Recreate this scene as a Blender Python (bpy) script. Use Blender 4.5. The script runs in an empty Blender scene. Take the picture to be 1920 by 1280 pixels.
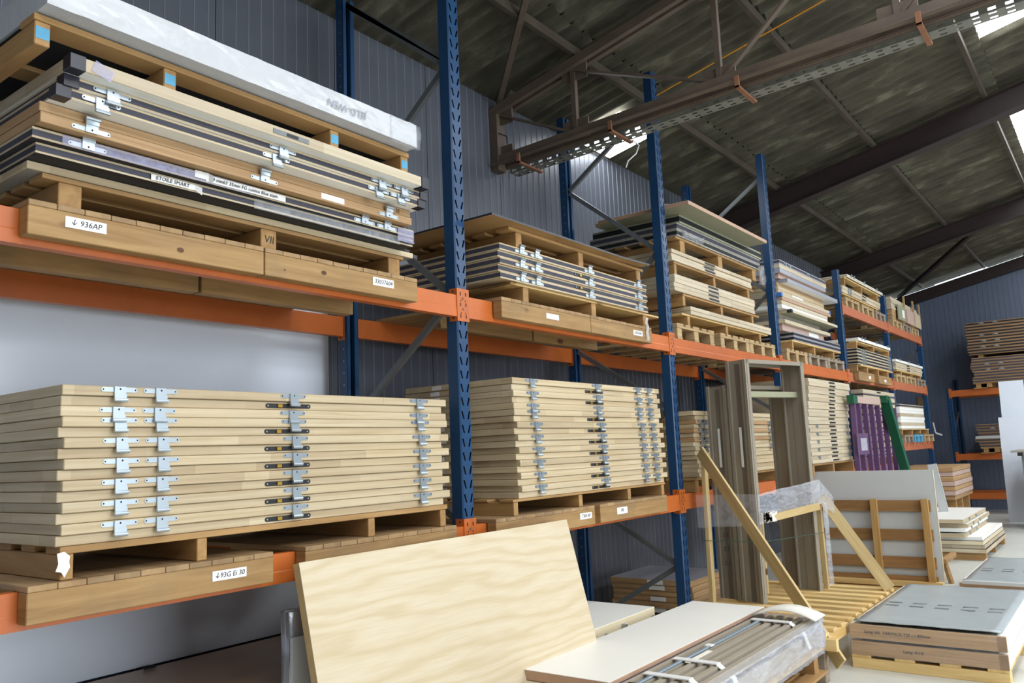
import bpy, bmesh, math, random
from mathutils import Matrix, Vector
random.seed(7)
S = bpy.context.scene
COL = S.collection

# ------------------------------------------------------------------ camera
CAM = Vector((-0.8677, -3.1064, 1.65)); FPX = 1524.8
yaw, pitch, roll = math.radians(36.848), math.radians(7.8099), math.radians(-2.3358)
fw = Vector((math.cos(yaw)*math.cos(pitch), math.sin(yaw)*math.cos(pitch), math.sin(pitch)))
rt = Vector((math.sin(yaw), -math.cos(yaw), 0)); up = rt.cross(fw)
r2 = math.cos(roll)*rt + math.sin(roll)*up; u2 = -math.sin(roll)*rt + math.cos(roll)*up
cd = bpy.data.cameras.new('camera'); cam = bpy.data.objects.new('camera', cd); COL.objects.link(cam)
cd.sensor_width = 36; cd.lens = FPX/1920*36; cd.clip_start = .05; cd.clip_end = 200
m = Matrix((r2, u2, -fw)).transposed().to_4x4(); m.translation = CAM
cam.matrix_world = m
S.camera = cam

# ------------------------------------------------------------------ world, exposure, daylight
w = bpy.data.worlds.new('sky'); S.world = w; w.use_nodes = True
bg = w.node_tree.nodes['Background']; bg.inputs[0].default_value = (.80, .90, 1.0, 1); bg.inputs[1].default_value = 3.0
S.view_settings.view_transform = 'Standard'; S.view_settings.look = 'None'
S.view_settings.gamma = 1; S.view_settings.use_curve_mapping = False
S.view_settings.exposure = 0.0
SKYLIGHT = 12.0      # glow of the translucent roof sheets under a bright sky
DOORWAY = 640.0     # daylight entering by the wide gateway across the hall
def area(name, loc, target, sx, sy, power, col):
    l = bpy.data.lights.new(name, 'AREA'); l.shape = 'RECTANGLE'; l.size = sx; l.size_y = sy
    l.energy = power; l.color = col
    o = bpy.data.objects.new(name, l); COL.objects.link(o); o.location = loc
    d = Vector(target) - Vector(loc); o.rotation_euler = d.to_track_quat('-Z', 'Y').to_euler()
    return o
area('gateway_daylight', (2.5, -14.6, 2.6), (4.5, 0, 1.6), 9, 4.6, DOORWAY, (.93, .97, 1.0))

# ------------------------------------------------------------------ materials
def lin(c):
    return tuple(((v/255)/12.92 if v/255 <= .04045 else (((v/255)+.055)/1.055)**2.4) for v in c) + (1,)
M = {}
def newmat(name):
    m = bpy.data.materials.new(name); m.use_nodes = True; M[name] = m
    nt = m.node_tree; return m, nt, nt.nodes['Principled BSDF']
def N(nt, t, **k):
    n = nt.nodes.new(t)
    for a, b in k.items(): setattr(n, a, b)
    return n
def coords(nt, scale, spread=9.0):
    """object coordinates shifted by a random amount for every object, then scaled"""
    tc = N(nt, 'ShaderNodeTexCoord'); oi = N(nt, 'ShaderNodeObjectInfo')
    sc = N(nt, 'ShaderNodeVectorMath', operation='SCALE'); sc.inputs[0].default_value = (1.0, .73, .37)
    mu = N(nt, 'ShaderNodeMath', operation='MULTIPLY'); mu.inputs[1].default_value = spread
    nt.links.new(oi.outputs['Random'], mu.inputs[0]); nt.links.new(mu.outputs[0], sc.inputs['Scale'])
    ad = N(nt, 'ShaderNodeVectorMath', operation='ADD')
    nt.links.new(tc.outputs['Object'], ad.inputs[0]); nt.links.new(sc.outputs[0], ad.inputs[1])
    mp = N(nt, 'ShaderNodeMapping'); mp.inputs['Scale'].default_value = scale
    nt.links.new(ad.outputs[0], mp.inputs[0])
    return mp.outputs[0], oi, ad.outputs[0]
def noise(nt, vec, scale, detail=4, rough=.55, dist=0):
    n = N(nt, 'ShaderNodeTexNoise'); n.inputs['Scale'].default_value = scale; n.inputs['Detail'].default_value = detail
    n.inputs['Roughness'].default_value = rough; n.inputs['Distortion'].default_value = dist
    nt.links.new(vec, n.inputs['Vector']); return n.outputs['Fac']
def ramp(nt, fac, stops):
    r = N(nt, 'ShaderNodeValToRGB'); e = r.color_ramp.elements
    while len(e) < len(stops): e.new(.5)
    for i, (p, c) in enumerate(stops): e[i].position = p; e[i].color = c
    nt.links.new(fac, r.inputs[0]); return r.outputs[0]
def vary(nt, col, oi, amt, sat=None):
    h = N(nt, 'ShaderNodeHueSaturation'); mr = N(nt, 'ShaderNodeMapRange')
    mr.inputs['To Min'].default_value = 1-amt; mr.inputs['To Max'].default_value = 1+amt
    nt.links.new(oi.outputs['Random'], mr.inputs['Value']); nt.links.new(mr.outputs[0], h.inputs['Value'])
    nt.links.new(col, h.inputs['Color']); return h.outputs[0]
def mixc(nt, fac, a, b, mode='MIX'):
    x = N(nt, 'ShaderNodeMix', data_type='RGBA', blend_type=mode)
    if isinstance(fac, (int, float)): x.inputs[0].default_value = fac
    else: nt.links.new(fac, x.inputs[0])
    for s, v in ((x.inputs[6], a), (x.inputs[7], b)):
        if isinstance(v, tuple): s.default_value = v
        else: nt.links.new(v, s)
    return x.outputs[2]
def bump(nt, b, h, strength, dist=.002):
    n = N(nt, 'ShaderNodeBump'); n.inputs['Strength'].default_value = strength; n.inputs['Distance'].default_value = dist
    nt.links.new(h, n.inputs['Height']); nt.links.new(n.outputs[0], b.inputs['Normal'])
def wood(name, dark, light, scale=(1.5, 1.5, 45), var=.08, rough=.6, joints=0, knots=0, stain=0):
    m, nt, b = newmat(name)
    v, oi, raw = coords(nt, scale)
    f = noise(nt, v, 1.0, 5, .6, .6)
    c = ramp(nt, f, [(.3, lin(dark)), (.68, lin(light))])
    if joints:                                       # finger-jointed lengths of slightly different tone
        mp = N(nt, 'ShaderNodeMapping'); mp.inputs['Scale'].default_value = (joints, joints, 0)
        nt.links.new(raw, mp.inputs[0])
        vo = N(nt, 'ShaderNodeTexVoronoi'); vo.inputs['Scale'].default_value = 1.0; nt.links.new(mp.outputs[0], vo.inputs['Vector'])
        t = ramp(nt, vo.outputs['Color'], [(.2, (.80, .74, .68, 1)), (.45, (1, 1, 1, 1)), (.8, (1.0, .96, .9, 1))])
        c = mixc(nt, .75, c, t, 'MULTIPLY')
    if knots:
        mp = N(nt, 'ShaderNodeMapping'); mp.inputs['Scale'].default_value = (knots, knots*2, knots*2.2)
        nt.links.new(raw, mp.inputs[0])
        vo = N(nt, 'ShaderNodeTexVoronoi'); vo.inputs['Scale'].default_value = 1.0; nt.links.new(mp.outputs[0], vo.inputs['Vector'])
        k = ramp(nt, vo.outputs['Distance'], [(.075, (1, 1, 1, 1)), (.12, (0, 0, 0, 1))])
        c = mixc(nt, k, c, lin((96, 54, 30)))
    if stain:
        s = noise(nt, raw, 3.0, 4, .6)
        k = ramp(nt, s, [(.5, (0, 0, 0, 1)), (.75, (stain, stain, stain, 1))])
        c = mixc(nt, k, c, lin((96, 88, 78)))
    c = vary(nt, c, oi, var)
    nt.links.new(c, b.inputs['Base Color']); b.inputs['Roughness'].default_value = rough
    bump(nt, b, f, .15, .001)
    return m
def plain(name, col, rough=.5, metal=0, var=.0, mott=0, spec=.5, bumpy=0, bscale=40):
    m, nt, b = newmat(name)
    v, oi, raw = coords(nt, (1, 1, 1))
    c = lin(col)
    if mott:
        f = noise(nt, raw, 4.0, 6, .65)
        c = ramp(nt, f, [(.3, tuple(x*(1-mott) for x in c[:3])+(1,)), (.7, tuple(min(1, x*(1+mott*.5)) for x in c[:3])+(1,))])
    else:
        rgb = N(nt, 'ShaderNodeRGB'); rgb.outputs[0].default_value = c; c = rgb.outputs[0]
    if var: c = vary(nt, c, oi, var)
    nt.links.new(c, b.inputs['Base Color'])
    b.inputs['Roughness'].default_value = rough; b.inputs['Metallic'].default_value = metal
    b.inputs['Specular IOR Level'].default_value = spec
    if bumpy: bump(nt, b, noise(nt, raw, bscale, 3), bumpy, .004)
    return m
def film(name, tint, opaque=.35, rough=.15, sc=(1, 1, 1)):
    m, nt, b = newmat(name)
    b.inputs['Base Color'].default_value = lin(tint); b.inputs['Roughness'].default_value = rough
    v, oi, raw = coords(nt, sc)
    f = noise(nt, v, 14 if sc[0] == sc[1] else 3, 5, .7, 1.5); bump(nt, b, f, .3, .005)
    a = ramp(nt, f, [(.35, (opaque*.6,)*3+(1,)), (.7, (min(1, opaque*1.5),)*3+(1,))])
    nt.links.new(a, b.inputs['Alpha'])
    return m
def emit(name, col, strength):
    m = bpy.data.materials.new(name); m.use_nodes = True; M[name] = m; nt = m.node_tree
    nt.nodes.remove(nt.nodes['Principled BSDF'])
    e = N(nt, 'ShaderNodeEmission'); e.inputs[0].default_value = col; e.inputs[1].default_value = strength
    nt.links.new(e.outputs[0], nt.nodes['Material Output'].inputs[0]); return m

wood('door_wood', (178, 158, 124), (201, 186, 156), (1.3, 1.3, 50), .05, .5, joints=1.6)
wood('door_wood_pale', (184, 170, 144), (206, 194, 170), (1.3, 1.3, 50), .05, .5, joints=1.2)
wood('door_wood_tan', (150, 116, 78), (182, 148, 106), (1.3, 1.3, 60), .07, .55)
wood('timber', (138, 104, 60), (168, 134, 86), (2, 2, 26), .07, .65, knots=2.2, stain=.35)
wood('deck_wood', (138, 108, 72), (166, 136, 96), (14, 1.5, 14), .12, .7, stain=.3)
wood('pallet_wood', (144, 108, 62), (176, 138, 88), (2, 2, 22), .09, .7, stain=.2)
wood('pallet_wood_y', (144, 106, 62), (176, 138, 86), (16, 1.6, 16), .09, .7, stain=.2)
wood('euro_wood', (158, 130, 90), (186, 160, 118), (3, 3, 18), .10, .75, stain=.3)
wood('euro_wood_grey', (120, 106, 90), (160, 144, 124), (3, 3, 18), .10, .8, stain=.5)
wood('spruce', (176, 148, 96), (204, 180, 130), (18, 18, 1.6), .06, .6, knots=1.5)
wood('spruce_x', (190, 152, 90), (222, 190, 130), (1.6, 18, 18), .06, .6, knots=1.5)
wood('spruce_y', (196, 162, 102), (228, 198, 138), (18, 1.6, 18), .08, .6)
wood('brown_plank', (122, 88, 48), (150, 112, 68), (16, 1.6, 16), .06, .65, knots=1.8)
wood('pine_post', (166, 126, 70), (190, 152, 94), (18, 18, 1.6), .06, .6)
wood('end_door_wood', (120, 90, 60), (158, 124, 88), (2, 2, 50), .18, .6)
# big oak-look board with flowing cathedral grain
m, nt, b = newmat('oak_board')
v, oi, raw = coords(nt, (1.3, 7, 7)); f1 = noise(nt, v, 1.2, 3, .5, .8)
wv = N(nt, 'ShaderNodeTexWave', wave_type='BANDS', bands_direction='Z'); wv.inputs['Scale'].default_value = .55
wv.inputs['Distortion'].default_value = 22; wv.inputs['Detail'].default_value = 3; wv.inputs['Detail Scale'].default_value = .8
nt.links.new(v, wv.inputs['Vector'])
c = ramp(nt, wv.outputs['Fac'], [(.0, lin((200, 183, 150))), (.45, lin((206, 191, 162))), (1, lin((208, 194, 167)))])
v2, oi2, raw2 = coords(nt, (6, 90, 90)); c = mixc(nt, .4, c, ramp(nt, noise(nt, v2, 1, 4), [(.35, (.86, .80, .72, 1)), (.65, (1, 1, 1, 1))]), 'MULTIPLY')
nt.links.new(c, b.inputs['Base Color']); b.inputs['Roughness'].default_value = .38
plain('chipboard', (196, 168, 122), .8, mott=.35, bumpy=.4, bscale=160)
plain('orange', (188, 98, 40), .4, var=.04, mott=.12)
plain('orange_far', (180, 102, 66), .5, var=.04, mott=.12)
plain('blue', (24, 62, 100), .34, var=.03, mott=.10)
plain('galvanised', (120, 124, 126), .45, .5, mott=.2)
plain('hinge_steel', (178, 188, 196), .34, .85)
plain('black_metal', (22, 22, 24), .45)
plain('brass', (190, 150, 60), .35, .8)
plain('hole_dark', (14, 16, 20), .7)
plain('wall_far', (100, 110, 130), .4, mott=.04)
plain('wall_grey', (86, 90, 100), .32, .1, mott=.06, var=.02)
plain('rib_highlight', (112, 116, 124), .3)  # lighter grey that paints in the highlight along the ribs
plain('white_liner', (230, 238, 250), .16, mott=.02)
plain('white_sheet', (194, 197, 196), .4, mott=.02)
plain('white_door', (240, 239, 233), .45, mott=.02)
plain('cream_door', (214, 200, 168), .5, mott=.03)
plain('grey_frame', (142, 134, 119), .42, mott=.03)
plain('core_dark', (62, 62, 74), .7, mott=.15)
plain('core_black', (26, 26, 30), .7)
plain('laminate_black', (34, 36, 46), .3)
plain('face_grey', (150, 146, 136), .4, mott=.05)
plain('face_green', (148, 148, 122), .45, mott=.05)
plain('pink_edge', (182, 148, 124), .5, mott=.1)
plain('pale_pink', (186, 160, 148), .5, mott=.06)
plain('silver_face', (168, 170, 180), .3, .2, mott=.06)
plain('brown_laminate', (178, 152, 126), .28, mott=.05)
plain('knot_brown', (92, 56, 34), .7, mott=.3)
plain('paper', (232, 232, 230), .6)
plain('ink', (40, 40, 48), .7)
plain('ink_faint', (150, 153, 162), .6)
plain('tape_white', (224, 224, 222), .5, bumpy=.3)
plain('blue_paint', (86, 160, 196), .6, mott=.3)
plain('purple', (96, 66, 104), .45, mott=.12)
plain('green_paint', (16, 84, 56), .4, mott=.1)
plain('green_strap', (40, 84, 66), .5)
plain('steel_brown', (96, 82, 70), .6, mott=.3)
plain('steel_dark', (44, 32, 30), .55, mott=.2)
plain('purlin', (66, 57, 46), .75, mott=.35)
plain('rust', (136, 92, 66), .8, mott=.3)
plain('tray', (132, 132, 124), .6, .3, mott=.3)
plain('orange_cable', (214, 140, 20), .5)
plain('white_cable', (220, 220, 220), .5)
plain('floor_paint', (205, 206, 198), .34, mott=.06)
plain('foam', (236, 232, 222), .7, mott=.03)
plain('cardboard', (186, 154, 112), .8, mott=.1)
plain('foil', (176, 182, 190), .28, .6, mott=.3, bumpy=.8, bscale=18)
plain('wrap_white', (188, 190, 194), .22, mott=.05, bumpy=.6, bscale=22)
plain('bubble_sheet', (168, 176, 178), .3, mott=.08, bumpy=.35, bscale=30)
plain('profile_grey', (170, 160, 144), .4, mott=.05)
plain('profile_blue', (150, 170, 186), .3, .3)
plain('machine_grey', (118, 124, 126), .45, mott=.05)
plain('hazard_yellow', (206, 190, 40), .5)
plain('bright_blue', (50, 110, 190), .45)
plain('red_paint', (170, 60, 40), .5)
film('film_clear', (226, 230, 236), .13)
film('film_milky', (222, 226, 234), .42)
film('film_streak', (212, 216, 226), .36, .25, (1.2, 6, 6))
film('film_faint', (226, 230, 236), .05)
film('film_violet', (190, 190, 222), .28)
emit('skylight', (.93, .97, 1.0, 1), SKYLIGHT)
# corrugated fibre-cement: dirty grey-green with pale streaks down the slope
m, nt, b = newmat('fibre_cement')
v, oi, raw = coords(nt, (2.6, .8, 1)); f = noise(nt, v, 2.0, 6, .62, .4); f2 = noise(nt, raw, 1.1, 4, .6)
c = ramp(nt, f, [(.30, lin((50, 47, 38))), (.55, lin((80, 76, 62))), (.74, lin((122, 119, 102)))])
c = mixc(nt, .7, c, ramp(nt, f2, [(.3, (.62, .60, .58, 1)), (.65, (1, 1, 1, 1))]), 'MULTIPLY')
c = vary(nt, c, oi, .12); nt.links.new(c, b.inputs['Base Color']); b.inputs['Roughness'].default_value = .9
bump(nt, b, f, .4, .004)

# ------------------------------------------------------------------ object helpers
def finish(o, label=None, cat=None, group=None, kind=None):
    if label: o['label'] = label
    if cat: o['category'] = cat
    if group: o['group'] = group
    if kind: o['kind'] = kind
    return o
def link(name, mesh, mat, parent=None, loc=(0, 0, 0), rot=(0, 0, 0)):
    o = bpy.data.objects.new(name, mesh); COL.objects.link(o)
    mats = mat if isinstance(mat, (list, tuple)) else [mat]
    while len(mesh.materials) < len(mats): mesh.materials.append(M[mats[0]])
    for i, s in enumerate(mats):
        o.material_slots[i].link = 'OBJECT'; o.material_slots[i].material = M[s]
    if parent: o.parent = parent
    o.location = loc; o.rotation_euler = rot
    return o
def T(name, label, cat, loc=(0, 0, 0), group=None, rz=0, kind=None):
    o = bpy.data.objects.new(name, None); COL.objects.link(o); o.location = loc; o.rotation_euler = (0, 0, rz)
    o.empty_display_size = .1
    return finish(o, label, cat, group, kind)
BOX = {}
def boxmesh(sx, sy, sz, bev=.0015):
    k = (round(sx, 4), round(sy, 4), round(sz, 4), bev)
    if k in BOX: return BOX[k]
    bm = bmesh.new(); bmesh.ops.create_cube(bm, size=1)
    bmesh.ops.scale(bm, vec=(sx, sy, sz), verts=bm.verts)
    if bev: bmesh.ops.bevel(bm, geom=bm.edges[:], offset=min(bev, min(sx, sy, sz)*.3), segments=1, affect='EDGES')
    me = bpy.data.meshes.new('box'); bm.to_mesh(me); bm.free(); BOX[k] = me; return me
def bx(name, x0, x1, y0, y1, z0, z1, mat, parent=None, bev=.0015):
    """box between two corners, in the parent's own coordinates"""
    return link(name, boxmesh(x1-x0, y1-y0, z1-z0, bev), mat, parent, ((x0+x1)/2, (y0+y1)/2, (z0+z1)/2))
def wbx(name, x0, x1, y0, y1, z0, z1, mat, parent, bev=.0015):
    """the same with world corners under an unrotated parent"""
    p = parent.location
    return bx(name, x0-p.x, x1-p.x, y0-p.y, y1-p.y, z0-p.z, z1-p.z, mat, parent, bev)
def bar(name, a, b, wdt, thk, mat, parent=None, roll=0, bev=.001):
    """a rectangular bar from a to b (parent's coordinates); wdt across, thk through"""
    a = Vector(a); b = Vector(b); d = b-a; L = d.length
    o = link(name, boxmesh(wdt, thk, L, bev), mat, parent, (a+b)/2)
    q = d.to_track_quat('Z', 'Y')
    o.rotation_mode = 'QUATERNION'
    from mathutils import Quaternion
    o.rotation_quaternion = q @ Quaternion((0, 0, 1), roll)
    return o
def plank(name, a, b, wdt, thk, wdir, mat, parent=None):
    """a board from a to b whose broad side spans the direction wdir"""
    a = Vector(a); b = Vector(b); d = b-a; L = d.length; z = d.normalized(); x = Vector(wdir); x = (x-z*x.dot(z)).normalized(); y = z.cross(x)
    o = link(name, boxmesh(wdt, thk, L, .002), mat, parent, (a+b)/2)
    o.rotation_mode = 'QUATERNION'; o.rotation_quaternion = Matrix((x, y, z)).transposed().to_quaternion()
    return o
def pymesh(verts, faces, name='mesh', smooth=False, matidx=None):
    me = bpy.data.meshes.new(name); me.from_pydata(verts, [], faces); me.update()
    if smooth:
        for p in me.polygons: p.use_smooth = True
    return me
def setmats(me, idx, n):
    while len(me.materials) < n: me.materials.append(M['ink'])
    for p, i in zip(me.polygons, idx): p.material_index = i
    return me
def text(name, s, size, mat, parent, loc, rot=(math.pi/2, 0, 0)):
    cu = bpy.data.curves.new(name, 'FONT'); cu.body = s; cu.size = size; cu.align_x = 'CENTER'; cu.align_y = 'CENTER'
    cu.extrude = .0004; cu.shear = .15; cu.resolution_u = 2
    t = bpy.data.objects.new(name, cu); COL.objects.link(t)
    dg = bpy.context.evaluated_depsgraph_get(); me = bpy.data.meshes.new_from_object(t.evaluated_get(dg))
    me.materials.clear()
    COL.objects.unlink(t); bpy.data.objects.remove(t)
    return link(name, me, mat, parent, loc, rot)
def extrude_profile(pts, L, axis='x'):
    """closed 2D profile extruded along an axis, centred on it"""
    n = len(pts); v = []
    for s in (-L/2, L/2):
        for p, q in pts:
            v.append((s, p, q) if axis == 'x' else ((p, s, q) if axis == 'y' else (p, q, s)))
    f = [tuple(range(n))[::-1], tuple(range(n, 2*n))] + [(i, (i+1) % n, n+(i+1) % n, n+i) for i in range(n)]
    return pymesh(v, f)
ORD = ['topmost', 'second', 'third', 'fourth', 'fifth', 'sixth', 'seventh', 'eighth', 'ninth', 'tenth', 'eleventh', 'twelfth', 'thirteenth',
       'fourteenth', 'fifteenth', 'sixteenth', 'seventeenth', 'eighteenth', 'nineteenth', 'twentieth', 'twenty-first', 'twenty-second', 'twenty-third', 'twenty-fourth']
NTH = ['first'] + ORD[1:]
def nth_top(i): return 'topmost' if i == 0 else ORD[i] + ' from the top'

# ================================================================== THE HALL
YW, ZE, SL = 1.35, 4.96, .215          # rack-side wall, its eave height, roof slope
XE, XB, YF = 19.95, -7.0, -15.35       # end wall, wall behind the camera, far long wall
YR = -7.0                              # ridge
def zr(y): return ZE + SL*(YW-y) if y >= YR else ZE + SL*(YW-YR) - SL*(YR-y)
floor = bx('floor', XB-.2, XE+.2, YF-.2, YW+.2, -.2, 0, 'floor_paint'); finish(floor, 'pale grey painted concrete floor of the hall', 'floor', kind='structure')

def ribbed(width, h0, h1, ribs=10):
    """cladding panel in the xz plane facing -y, vertical ribs; top runs from h0 to h1"""
    xs = []; p = width/ribs
    for i in range(ribs):
        a = i*p
        xs += [(a, 0), (a+p*.42, 0), (a+p*.45, -.005), (a+p*.50, -.005), (a+p*.53, 0)]
    xs.append((width, 0)); v = []
    for x, y in xs:
        v += [(x, y, 0), (x, y, h0+(h1-h0)*x/width)]
    n = len(xs); f = [(2*i, 2*i+2, 2*i+3, 2*i+1) for i in range(n-1)]
    v += [(0, .06, 0), (0, .06, h0), (width, .06, 0), (width, .06, h1)]; k = 2*n
    f += [(k, 0, 1, k+1), (2*n-2, k+2, k+3, 2*n-1), (k+2, k, k+1, k+3)]
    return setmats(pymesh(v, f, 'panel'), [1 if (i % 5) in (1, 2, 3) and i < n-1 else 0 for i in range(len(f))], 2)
wall = T('wall_left', 'grey ribbed metal cladding wall behind the pallet racks', 'wall', kind='structure')
bx('wall_leak_blocker', XB, XE+.1, YW+.062, YW+.12, 0, ZE, 'wall_grey', wall, 0)  # unseen slab added so no light leaks between the panels
pm = ribbed(.994, ZE, ZE)
for i in range(int(XB), int(XE)+1):
    if i+.992 > XE+.1: continue
    link('wall_panel', pm, ['wall_grey', 'rib_highlight'], wall, (i, YW, 0))
endw = T('wall_far_end', 'dark blue grey ribbed end wall at the back of the hall', 'wall', kind='structure')
y = YW
while y > YF:
    a, b_ = zr(y)-.30, zr(y-1.0)-.30
    link('wall_panel', ribbed(1.0, a, b_), ['wall_far', 'wall_far'], endw, (XE, y, 0), (0, 0, -math.pi/2)); y -= 1.0
bx('wall_behind_camera', XB-.2, XB, YF, YW, 0, 6.6, 'wall_grey')['kind'] = 'structure'
wf = T('wall_right', 'grey cladding wall across the hall with a wide gateway', 'wall', kind='structure')
bx('wall_section', XB, -2.2, YF-.2, YF, 0, ZE, 'wall_grey', wf); bx('wall_section', 7.2, XE, YF-.2, YF, 0, ZE, 'wall_grey', wf)
bx('wall_section', -2.2, 7.2, YF-.2, YF, 4.95, ZE+.02, 'wall_grey', wf)

# roof: corrugated sheets on purlins, translucent sheets let in the daylight
ceil = T('ceiling', 'dirty corrugated fibre cement roof seen from below', 'ceiling', kind='structure')
WV, NW = .177, 6; SW = WV*NW           # wave, waves per sheet
def sheet_mesh(L):
    v = []; n = NW*8
    for r in (0, 1):
        for i in range(n+1):
            v.append((i*WV/8, -L*r, .030*math.cos(2*math.pi*i/8) + SL*L*r))
    return pymesh(v, [(i, n+1+i, n+2+i, i+1) for i in range(n)], 'sheet', True)
PY = [YW+.12, .40, -.88, -2.16, -3.44, -4.72]   # purlin lines, the sheets lap over them
XS = [-1.72+1.042*k for k in range(12)] + [10.208+1.042*k for k in range(10)]
CLEAR = (-1.72, 1.406, 2.448, 6.616, 7.658, 11.25, 12.292, 13.334, 16.46, 17.502)
rows = [sheet_mesh(PY[i]-PY[i+1]+.14) for i in range(5)]
for r in range(5):
    for k, x in enumerate(XS):
        clear = r == 3 and any(abs(x-c) < .02 for c in CLEAR)
        link('skylight_sheet' if clear else 'roof_sheet', rows[r], 'skylight' if clear else 'fibre_cement', ceil,
             (x, PY[r], zr(PY[r]) + .03 + .022*(r % 2) + .014*(k % 2)))
def roof_plane(name, x0, x1, y0, y1, off, mat, par):
    return link(name, pymesh([(x0, y0, zr(y0)+off), (x1, y0, zr(y0)+off), (x1, y1, zr(y1)+off), (x0, y1, zr(y1)+off)], [(0, 1, 2, 3)]), mat, par)
roof_plane('roof_slope', XB, XE+.2, PY[5]+.02, YR, .05, 'fibre_cement', ceil)
roof_plane('roof_slope', XB, XE+.2, YR, YF-.2, .05, 'fibre_cement', ceil)
roof_plane('roof_slope', XB, -2.0, YW+.2, PY[5], .05, 'fibre_cement', ceil)
roof_plane('roof_leak_blocker', -2.05, XE+.02, YW+.3, PY[3]+.05, .16, 'fibre_cement', ceil)  # unseen plane added above the sheets to block light leaks
roof_plane('skylight_sheet', 6.22, 7.02, 1.30, .70, -.02, 'skylight', ceil)
for a, b_ in ((-4, -1), (1, 4), (6, 9), (11, 14), (16, 19)):
    roof_plane('skylight_sheet', a, b_, -5.4, -6.6, .0, 'skylight', ceil); roof_plane('skylight_sheet', a, b_, -8.2, -10.4, .0, 'skylight', ceil)
for i, y in enumerate(PY[1:5]):
    p = bx('roof_purlin', XB, XE, y-.022, y+.022, zr(y)-.10, zr(y)-.02, 'purlin', ceil)
# rafters and truss
def rafter(x, label):
    t = T('roof_rafter', label, 'beam', (x, YW, 0), 'dark steel rafters', kind='structure')
    L = math.hypot(YW-YR, SL*(YW-YR)); a = -math.atan(SL)
    for nm, w_, h, dz in (('flange', .17, .014, -.10), ('web', .012, .27, -.24), ('flange', .17, .014, -.38)):
        o = link(nm, boxmesh(w_, L, h, 0), 'steel_dark', t, (0, (YR-YW)/2, (zr(YW)+zr(YR))/2 + dz)); o.rotation_euler.x = a
    return t
rafter(10.05, 'dark brown steel rafter beam crossing under the roof, nearer one')
rafter(15.15, 'dark brown steel rafter beam crossing under the roof, farther one')
XT = 4.92
tr = T('roof_truss', 'rusty brown lattice roof truss of riveted angle bars', 'truss', (XT, YW, 0), kind='structure')
def tb(name, y0, z0, y1, z1, w_=.055, d=.055, dx=0, mat='steel_brown'):
    return bar(name, (dx, y0-YW, z0), (dx, y1-YW, z1), w_, d, mat, tr)
ZB = 4.33
zb = lambda y: ZB+.032*(YW-y)
for dx in (-.045, .045):
    tb('bottom_chord', YW-.02, zb(YW), -8.0, zb(-8), .012, .09, dx)
    tb('bottom_chord_flange', YW-.02, zb(YW)-.045, -8.0, zb(-8)-.045, .05, .01, dx*1.7)
    tb('top_chord', YW, zr(YW)-.16, YR, zr(YR)-.16, .05, .08, dx)
nodes = [1.26, .44, -.88, -2.16, -3.44, -4.72]
for i, y in enumerate(nodes):
    if i: tb('vertical', y, zb(y), y, zr(y)-.14, .045, .045)
    g = bx('gusset', -.008, .008, y-YW-.13, y-YW+.13, zb(y)-.03, zb(y)+.14, 'steel_brown', tr)
    bx('gusset', -.008, .008, y-YW-.14, y-YW+.12, zr(y)-.30, zr(y)-.12, 'steel_brown', tr)
    if i < 2:
        tb('diagonal', y, zr(y)-.2, nodes[i+1], zb(nodes[i+1])+.02, .05, .02)
    elif i+1 < len(nodes):
        tb('diagonal', y, zb(y)+.02, nodes[i+1], zr(nodes[i+1])-.2, .05, .02)
bx('wall_post', -.06, .06, -.09, -.0, 4.24, zr(YW)-.1, 'steel_brown', tr)
bar('knee_plate', (0, -.03, 4.72), (0, -.26, 4.96), .1, .012, 'steel_brown', tr)
bar('wind_brace', (-.02, -.09, 4.88), (-1.15, -1.3, zr(.25)-.06), .05, .03, 'steel_brown', tr)
# cable tray hung beside the chord on rusty brackets
ct = T('cable_tray', 'perforated galvanised cable tray hanging beside the roof truss', 'cable tray', (XT+.17, 1.25, ZB-.09)); ct.rotation_euler = (-.032, 0, 0)
tw, tl = .13, 8.6
v, f = [], []; nseg = 86
def q4(a, b, c, d):
    i = len(v); v.extend((a, b, c, d)); f.append((i, i+1, i+2, i+3))
for k in range(nseg):
    y0, y1 = -k*tl/nseg, -(k+1)*tl/nseg; ym0 = y0+(y1-y0)*.25; ym1 = y0+(y1-y0)*.70
    for a, c in ((-.065, -.045), (-.02, .02), (.045, .065)): q4((a, y0, 0), (c, y0, 0), (c, y1, 0), (a, y1, 0))
    for a, c in ((-.045, -.02), (.02, .045)):
        q4((a, y0, 0), (c, y0, 0), (c, ym0, 0), (a, ym0, 0)); q4((a, ym1, 0), (c, ym1, 0), (c, y1, 0), (a, y1, 0))
    for s in (-.065, .065):
        q4((s, y0, 0), (s, y1, 0), (s, y1, .012), (s, y0, .012)); q4((s, y0, .03), (s, y1, .03), (s, y1, .045), (s, y0, .045))
        q4((s, y0, .012), (s, ym0, .012), (s, ym0, .03), (s, y0, .03)); q4((s, ym1, .012), (s, y1, .012), (s, y1, .03), (s, ym1, .03))
link('tray_channel', pymesh(v, f), 'tray', ct)
for y in (1.0, .05, -1.05, -2.3, -3.5, -4.8):
    bx('bracket', -.28, .09, y-1.25-.018, y-1.25+.018, -.025, -.008, 'rust', ct)
    bx('bracket_hook', -.28, -.262, y-1.25-.018, y-1.25+.018, -.025, .07, 'rust', ct)
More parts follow.
